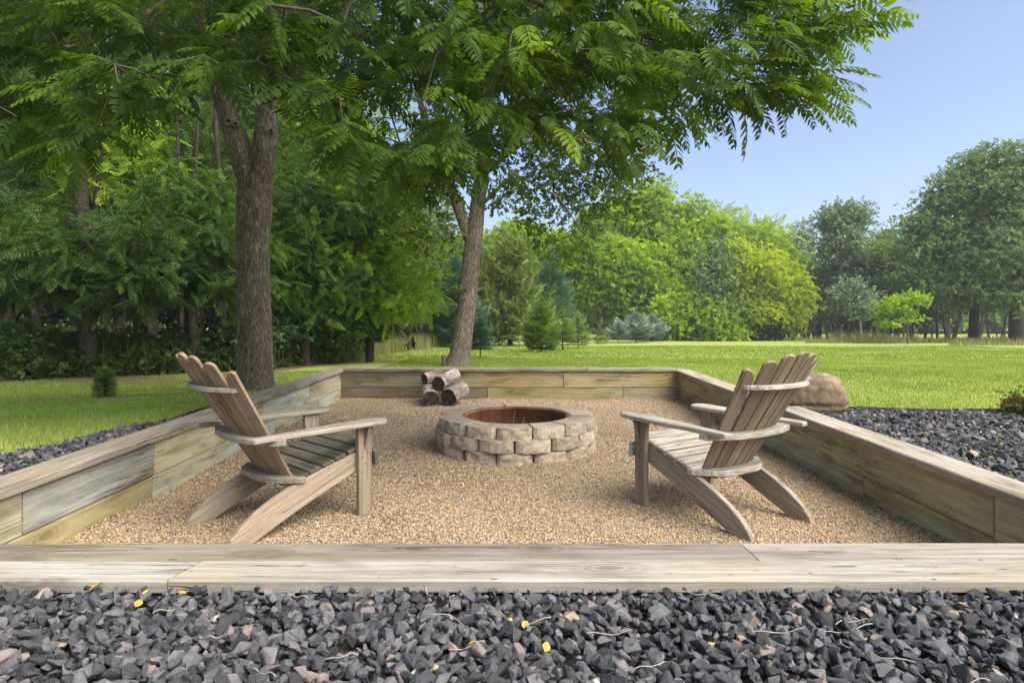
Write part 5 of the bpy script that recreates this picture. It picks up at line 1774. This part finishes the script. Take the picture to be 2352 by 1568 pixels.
# distant tree belt
n = 26000
px_ = RNG.uniform(-900, 3200, n)
top = np.interp(px_, [-900, 900, 1100, 1300, 1800, 1850, 2000, 2130, 2400, 3200], [300, 480, 600, 600, 600, 618, 612, 590, 560, 520]) + 14 * np.sin(px_ * .04) + 9 * np.sin(px_ * .13)
dd = RNG.uniform(56, 68, n)
und = (RNG.random(n) ** .8)
py_ = top + und * (752 - top)
P = np.stack([(px_ - 1176) / FOC * dd, dd, EYE - (py_ - 712) / FOC * dd], 1)
V, F, A = inst(SPRIG[2], P, frames(randunit(n), randunit(n) + [0, 0, .7]), .9 + .6 * RNG.random(n), np.clip(RNG.normal(.5, .2, n), 0, 1))
tag(link('distant_treeline', npmesh('distant_treeline', V, F, {'rnd': A}, mat=M['oak'])), 'far band of trees closing the view behind the lawn', kind='stuff')

# small red and green shrub at the right edge of the gravel
x0 = (2345 - 1176) / FOC * 5.0
sh = tag(empty('shrub', (x0 + .05, 5.0, gz(x0, 5.0))), 'small reddish green shrub on the black stones at the right edge', 'shrub')
C = randunit(60) * RNG.random((60, 1)) ** .5 * np.array([.16, .16, .09]) + np.array([.02, 0, .08])
V, F, A = merge(leafcloud(C, RNG.random(60), 26, .05, .035, SPRIG, 0, .8, .4))
V[:, 2] = np.maximum(V[:, 2], .01)
link('foliage', npmesh('foliage', V, F, {'rnd': A}, mat=M['redshrub']), None, sh)
V, F, A = merge([tube_path([(0, 0, 0), c * .6, c], .003, .001, 3) for c in C[:26]])
link('stems', npmesh('stems', V, F, mat=M['stem']), None, sh)

# ------------------------------------------------------------------ small litter
# dry twigs on the front stones
ORD = 'first second third fourth fifth sixth seventh eighth ninth tenth eleventh twelfth thirteenth fourteenth fifteenth sixteenth seventeenth eighteenth'.split()
for k in range(18):
    px_ = 90 + k * 128 + random.uniform(-40, 40); d_ = random.uniform(1.27, 1.76)
    x = (px_ - 1176) / FOC * d_
    a = random.uniform(-.9, .9) + (math.pi if random.random() < .5 else 0)
    pts = curvy((x, d_, .368), (math.cos(a), math.sin(a) * .8, .03), random.uniform(.05, .15), 8, .28)
    pts = [(q_[0], min(q_[1], 1.8), .371 + .004 * math.sin(i) + max(-.006, min(.015, q_[2] - .368))) for i, q_ in enumerate(pts)]
    V, F, A = tube_path(pts, .0015, .0008, 5)
    c0 = np.array(pts[0])
    o = link('dead_twig', npmesh('dead_twig', V - c0, F, smooth=True, mat=M['stem']))
    o.location = c0.tolist()
    tag(o, 'thin curved dry twig on the near black stones, %s from the left' % ORD[k], 'twig', 'dry twigs scattered on the near black stones')


def dead_leaf(s, seed):
    rg = random.Random(seed)
    bm = bmesh.new(); n, m_ = 6, 2
    rows = []
    for i in range(n + 1):
        t = i / n; wd = math.sin(math.pi * min(1, t * .92 + .06)) ** .8 * .34
        row = []
        for k in (-1, 0, 1):
            row.append(bm.verts.new((s * (t - .5), s * wd * k, s * (.22 * abs(k) * wd * 2 + .25 * (t - .5) ** 2 + rg.uniform(-.03, .03)))))
        rows.append(row)
    for a, b in zip(rows[:-1], rows[1:]):
        for k in range(2): bm.faces.new((a[k], a[k + 1], b[k + 1], b[k]))
    return bm


leaf_spots = [(222, 1352, .04, 0), (334, 1366, .022, 1), (318, 1392, .028, 0), (418, 1366, .022, 0), (1206, 1440, .025, 0), (1254, 1492, .028, 0), (1172, 1428, .015, 0), (2211, 1392, .02, 0), (1085, 1482, .02, 0), (1160, 1490, .018, 0)]
for i, (px_, py_, s, kind) in enumerate(leaf_spots):
    d_ = (EYE - .362) * FOC / (py_ - 712)
    o = link('fallen_leaf', bmmesh('fallen_leaf', dead_leaf(s, i), M['yellowleaf'] if kind else M['deadleaf'], True))
    o.location = ((px_ - 1176) / FOC * d_, d_, .368)
    o.rotation_euler = (random.uniform(-.5, .5), random.uniform(-.5, .5), random.uniform(0, 6))
    if kind: tag(o, 'bright yellow curled leaf on the black stones near the left edge', 'leaf')
    else: tag(o, 'curled orange brown leaf on the near black stones, %s dead leaf from the left' % ORD[sorted(q[0] for q in leaf_spots if not q[3]).index(px_)], 'leaf', 'dead leaves on the near black stones')
# leaf crumbs on the pea gravel and the left strip
its = []
n = 1000
p = scatter(n, LX + .05, RX - .05, NY + .05, FY - .05)
ok = np.hypot(p[:, 0] - FPX, p[:, 1] - FPY) > .72
p = p[ok]; n = len(p)
lv = (np.array([[0, 0, 0], [.4, .3, .2], [.45, -.32, .12], [.8, .2, .05], [1, 0, .22]]), np.array([[0, 2, 1], [1, 2, 3], [3, 2, 4]]))
P = np.column_stack([p, floor_z(p[:, 0], p[:, 1]) + .007])
V, F, A = inst(lv, P, frames(randunit(n) * [1, 1, .2], randunit(n) * .3 + [0, 0, 1]), .012 + .02 * RNG.random(n) ** 2)
tag(link('fallen_leaves', npmesh('fallen_leaves', V, F, {'rnd': A}, mat=M['deadleaf'])), 'scraps of orange leaves on the pea gravel', kind='stuff')

# ------------------------------------------------------------------ the air
m, t, out = newmat('thin summer haze')
pv = t.nodes.new('ShaderNodeVolumePrincipled')
pv.inputs['Color'].default_value = (0.93, 0.96, 1, 1)
pv.inputs['Density'].default_value = 0.0011
pv.inputs['Anisotropy'].default_value = 0.2
t.links.new(pv.outputs[0], out.inputs['Volume'])
bm = bmesh.new()
bmesh.ops.create_cube(bm, size=1)
hz = link('haze', bmmesh('haze', bm, m))
hz.scale = (380, 500, 26)
hz.location = (20, 195, 7.2)
tag(hz, 'thin pale summer haze over the lawn', kind='stuff')
print('TRIS', sum(sum(len(p.vertices) - 2 for p in o.data.polygons) if len(o.data.polygons) < 3000 else len(o.data.loops) // 3 for o in sc.objects if o.type == 'MESH'))
